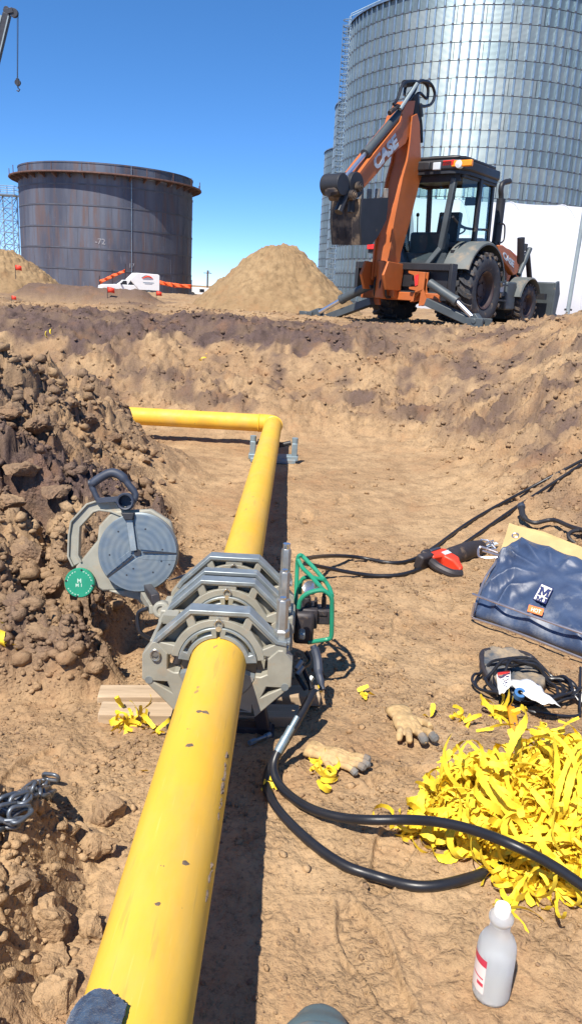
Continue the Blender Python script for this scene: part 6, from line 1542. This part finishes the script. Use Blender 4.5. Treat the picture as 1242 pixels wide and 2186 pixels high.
# ------------------------------------------------------------------ work gloves
M_glove = mat('tan_leather', (.47, .32, .155), .85, 0, .28, 30, .3, bmp=.35, bscale=70, dustcol=(.45, .33, .2))
M_gtip = mat('dirty_grey_leather', (.16, .16, .16), .8, 0, .25, 25, .45, bmp=.35, bscale=70)
def glove(label, wrist, knuck, spread, seed, tips, cuff=.052):
    """lies palm down from the wrist pixel to the knuckle pixel; five separate fingers"""
    a, b = hit(*wrist, .022), hit(*knuck, .02); M = frame_from(a, b-a, z=(0, -.15, 1)); L = (b-a).length; k = L/.135
    root = thing('work_glove', label, 'glove', M=M @ Matrix.Scale(k, 4)); rnd = random.Random(seed)
    body = MB()
    body.tube(spline([(-.035, 0, .004), (0, 0, .006), (.045, 0, .010), (.09, 0, .008), (.125, 0, .0)], 4), [.040, .040, .039, .036, .034, .032, .033, .036, .038, .039, .040, .040, .040, .039, .037, .034, .030][:17], 16)
    flat = MB(); flat.v = [(x, y*1.18, z*.62) for x, y, z in body.v]; flat.f = body.f
    lens = (.072, .084, .078, .060)
    tipb = []
    for f in range(4):
        y0 = .036-.024*f; ang = spread*(.30-.20*f)+rnd.uniform(-.08, .08); ca, sa = math.cos(ang), math.sin(ang); ln = lens[f]; cur = rnd.uniform(.2, .9)
        pts = [Vector((.105, y0*.9, .004)), Vector((.130, y0, .006))]
        for q in (.35, .7, 1.0): pts.append(Vector((.130+ca*ln*q, y0+sa*ln*q, .008+.010*math.sin(q*2.4)-.012*cur*q*q)))
        sp_ = spline(pts, 4); flat.tube(sp_, [.0142-.0024*i/(len(sp_)-1) for i in range(len(sp_))], 9); e = sp_[-1]; flat.lathe([(0, -.010), (.009, -.004), (.0102, .002), (.006, .008), (0, .0095)], 9, M=Matrix.Translation(e))
        tipb.append((sp_[-7:], e))
    tp_ = spline([Vector((.040, -.030, .006)), Vector((.070, -.058, .006)), Vector((.098, -.074, .008)), Vector((.118, -.078, .004))], 5) if tips != 'flip' else spline([Vector((.040, .030, .006)), Vector((.070, .058, .006)), Vector((.098, .070, .012)), Vector((.118, .072, .010))], 5)
    flat.tube(tp_, [.0165-.005*i/(len(tp_)-1) for i in range(len(tp_))], 9)
    hand = melt(flat, .0034, 5, .5); rng_ = np.array(hand.v); w = .0055*fbm(rng_[:, 0]*55, rng_[:, 1]*75, seed, 4)
    hand.v = [(x, y, z+float(d)) for (x, y, z), d in zip(hand.v, w)]
    ho = hand.build('hand', M_glove, root, 180)
    t = MB()
    for sp_, e in tipb[:4 if tips == 'grey' else 2]:
        t.tube(sp_[2:]+[e+(e-sp_[-2]).normalized()*.008], [.0152]*(len(sp_)-2)+[.006], 10)
    t.build('fingertip_coating', M_gtip, ho)
    c = MB(); c.v = []; c.tube([(-.052, 0, .006), (-.036, 0, .005), (-.02, 0, .006)], [cuff*.86, cuff*.84, cuff*.80], 20, caps=False); c.v = [(x, y*1.05, z*.55) for x, y, z in c.v]; o = c.build('cuff', M_glove, root); o.modifiers.new('s', 'SOLIDIFY').thickness = .004
    return root
glove('tan work glove stretched out on the sand with dark grey fingers', (682, 1606), (745, 1628), .5, 3, 'grey')
glove('tan work glove lying palm up with spread fingers below the single shaving', (856, 1530), (878, 1566), 1.2, 6, 'flip')

# ------------------------------------------------------------------ plastic bottle
def plastic_mat(name, col, trans, rough, alpha=None):
    m, nt, bs = new_mat(name); bs.inputs['Base Color'].default_value = (*col, 1); bs.inputs['Roughness'].default_value = rough
    bs.inputs['Transmission Weight'].default_value = trans; bs.inputs['IOR'].default_value = 1.15; return m
M_btl = plastic_mat('milky_plastic', (.88, .91, .94), .72, .42); M_liq = plastic_mat('cloudy_liquid', (.82, .84, .84), .5, .3)
M_cap = mat('white_cap', (.85, .85, .85), .4, 0, .02, 10, .05, bmp=0)
bpz = hit(1046, 2120); bt = thing('plastic_bottle', 'half full milky plastic bottle with a white cap standing on the sand', 'bottle', bpz + Vector((0, 0, .002)), (.03, -.035, .3)); bt.scale = (.86, .86, .86)
m = MB(); m.lathe([(0, 0), (.038, .0), (.0425, .004), (.0435, .012), (.0435, .135), (.042, .150), (.036, .165), (.028, .176), (.0235, .184), (.0225, .202), (.0225, .206), (.0235, .208), (.0225, .210), (.023, .214), (.027, .218), (.0275, .226), (.022, .232), (.0155, .236), (.0150, .244), (0, .244)], 40, cap=False); m.build('bottle_body', M_btl, bt, 50)
m = MB(); m.lathe([(0, .003), (.037, .003), (.0412, .006), (.0418, .013), (.0418, .088), (0, .088)], 36, cap=False); m.build('liquid', M_liq, bt, 50)
m = MB(); m.lathe([(.0165, .232), (.0172, .236), (.0172, .252), (.0160, .256), (0, .257)], 30, cap=False)
for k in range(30):
    a = 2*math.pi*k/30; m.box((.0173*math.cos(a), .0173*math.sin(a), .243), (.0012, .0016, .015), R=Matrix.Rotation(a, 3, 'Z'))
m.build('cap', M_cap, bt, 40)
M_lab = mat('bottle_label', (.82, .74, .74), .5, 0, .03, 10, .05, bmp=0); M_labred = mat('label_red', (.62, .04, .09), .5, 0, .05, 10, 0, bmp=0)
m = MB(); m.lathe([(.0439, .030), (.0439, .128)], 26, a0=math.radians(138), a1=math.radians(212), cap=False); lb = m.build('label', M_lab, bt)
m = MB(); m.lathe([(.0442, .108), (.0442, .128)], 26, a0=math.radians(138), a1=math.radians(212), cap=False); m.lathe([(.0442, .070), (.0442, .074)], 26, a0=math.radians(160), a1=math.radians(206), cap=False); m.lathe([(.0442, .050), (.0442, .060)], 26, a0=math.radians(185), a1=math.radians(208), cap=False); m.build('label_red_band', M_labred, lb)

# ------------------------------------------------------------------ steel chain
M_chain = mat('grey_chain_steel', (.14, .16, .19), .42, .6, .25, 20, .3, dscale=25)
lk = MB(); LL, LW_, LR = .025, .0125, .0052
st_ = [(LL-LW_ + LW_*math.cos(a), LW_*math.sin(a), 0) for a in [math.radians(-90+180*k/8) for k in range(9)]] + [(-(LL-LW_) + LW_*math.cos(a), LW_*math.sin(a), 0) for a in [math.radians(90+180*k/8) for k in range(9)]]
lk.tube(st_, LR, 8, True)
cpts = [(122, 1674), (84, 1672), (50, 1692), (88, 1700), (108, 1690), (60, 1712), (24, 1704), (-6, 1722), (40, 1730), (64, 1716), (22, 1744), (-10, 1748), (28, 1762), (66, 1756), (34, 1776), (-4, 1778), (-30, 1790)]
S = spline([hit(x, y, .012) for x, y in cpts], 14); acc = 0; ch = thing('steel_chain', 'heaped grey steel chain at the left edge on the sand', 'chain', S[0]); first = None; k = 0; hmap = {}
last = S[0]; pos = [S[0]]
for p in S[1:]:
    if (p-pos[-1]).length >= .033: pos.append(p)
for k in range(len(pos)-1):
    a, b = pos[k], pos[k+1]; d = (b-a).normalized(); c = (a+b)/2
    stack = sum(1 for q in pos[:k-1] if (Vector(q[:2])-Vector(c[:2])).length < .03)
    c = c + Vector((0, 0, .009*min(stack, 4)+.003)); up_ = Vector((0, 0, 1)) if k % 2 else d.cross(Vector((0, 0, 1)))+Vector((0, 0, .35)); z = (up_ - d*up_.dot(d)).normalized()
    if first is None: o = lk.build('link', M_chain, ch, 60); first = o.data
    else: o = bpy.data.objects.new('link', first); COL.objects.link(o); o.parent = ch
    o.matrix_local = Matrix.Translation(-S[0]) @ frame_from(c, d, z=z)

# ------------------------------------------------------------------ blue cloth over the pipe, boot toe, small debris
def fleece_mat():
    m, nt, bs = new_mat('blue_fleece'); co = coords(nt)
    c = mixc(nt, ramp(nt, noise(nt, co, 60, 5), [(.35, 0.), (.65, 1.)]), (.012, .025, .06), (.045, .085, .15)); nt.links.new(c, bs.inputs['Base Color']); bs.inputs['Roughness'].default_value = .95; bs.inputs['Sheen Weight'].default_value = .3
    bump(nt, bs, noise(nt, co, 420, 2), .6, .004); return m
M_fleece = fleece_mat()
cl0 = PA(1.06) + Vector((-.028, 0, PR))
mb = MB(); nu, nv = 150, 130
YT = .84                                            # where its front corner lies on the pipe
for j in range(nv):
    for i in range(nu):
        u = i/(nu-1); v = j/(nv-1)
        s = -.150 + .150*u; yf = YT - .30*max(0, .80-u)**1.15 - .10*max(0, u-.86)**.8 - .008*math.sin(u*11)
        yy_ = .45 + (yf-.45)*v; ax = PA(yy_); a = max(s/PR, -1.9); drop = max(0, -s-1.45*PR)
        r = PR + .010 + .014*(.5+.5*math.sin(u*8+v*2.5)) + .020*math.exp(-((u-.72)/.13)**2)
        mb.v.append((ax.x + r*math.sin(a), yy_, ax.z + r*math.cos(a) - drop))
for j in range(nv-1):
    for i in range(nu-1): a = j*nu+i; mb.f.append((a, a+1, a+nu+1, a+nu))
vv_ = np.array(mb.v); nz = .0016*fbm(vv_[:, 0]*330, vv_[:, 1]*330+vv_[:, 2]*200, 66, 2); vv_[:, 2] += nz; vv_[:, 0] += .0012*fbm(vv_[:, 1]*300, vv_[:, 2]*300, 68, 2)
mb.v = [tuple(v) for v in vv_.tolist()]
o = mb.build('fleece_cloth', M_fleece, None, 180); o.modifiers.new('s', 'SOLIDIFY').thickness = .009; tag(o, 'dark blue fleece cloth draped over the near end of the yellow pipe', 'cloth')
M_boot = mat('muddy_boot_rubber', (.10, .15, .17), .55, 0, .2, 12, .42, dscale=12, bmp=.3, bscale=60); M_bootyel = mat('boot_trim_yellow', (.85, .55, .04), .5, 0, .08, 12, .2)
bo = hit(688, 2150, .07); bo.z = G(bo.x, bo.y-.08)
bt_ = thing('work_boot', 'muddy grey rubber boot toe with yellow trim at the bottom edge', 'boot', M=Matrix.Translation((bo.x, bo.y, bo.z)) @ Matrix.Rotation(-.10, 4, 'Z') @ Matrix.Diagonal((1.5, 1.15, 1.0, 1)))
sh = MB(); 
for (y, rx, rz, zc) in ((-.02, .038, .030, .045), (-.05, .050, .042, .056), (-.09, .055, .050, .062), (-.14, .053, .055, .070), (-.20, .046, .066, .082), (-.25, .044, .075, .095)):
    sh.lathe([(0, -1), (.55, -.83), (.87, -.5), (1, 0), (.87, .5), (.55, .83), (0, 1)], 18, M=Matrix.Translation((0, y, zc)) @ Matrix.Diagonal((rx, .05, rz, 1)))
for z in (.12, .16, .20, .24, .28): sh.lathe([(0, -1), (.7, -.7), (1, 0), (.7, .7), (0, 1)], 18, M=Matrix.Translation((0, -.235, z)) @ Matrix.Diagonal((.046, .056, .045, 1)))
s_ = melt(sh, .008, 10, .5); s_.build('upper', M_boot, bt_, 180)
s2 = MB(); s2.prism([(-.040, -.02), (-.022, .018), (.0, .028), (.022, .018), (.042, -.02), (.055, -.09), (.048, -.18), (.044, -.27), (-.044, -.27), (-.048, -.18), (-.055, -.09)], .032, z0=.004); s2.build('sole', M_iron, bt_, bevel=.006)
s3 = MB(); s3.tube(spline([(.036, -.045, .078), (.046, -.085, .086), (.047, -.13, .090), (.044, -.19, .098)], 6), .011, 8); s3.build('side_trim', M_bootyel, bt_)
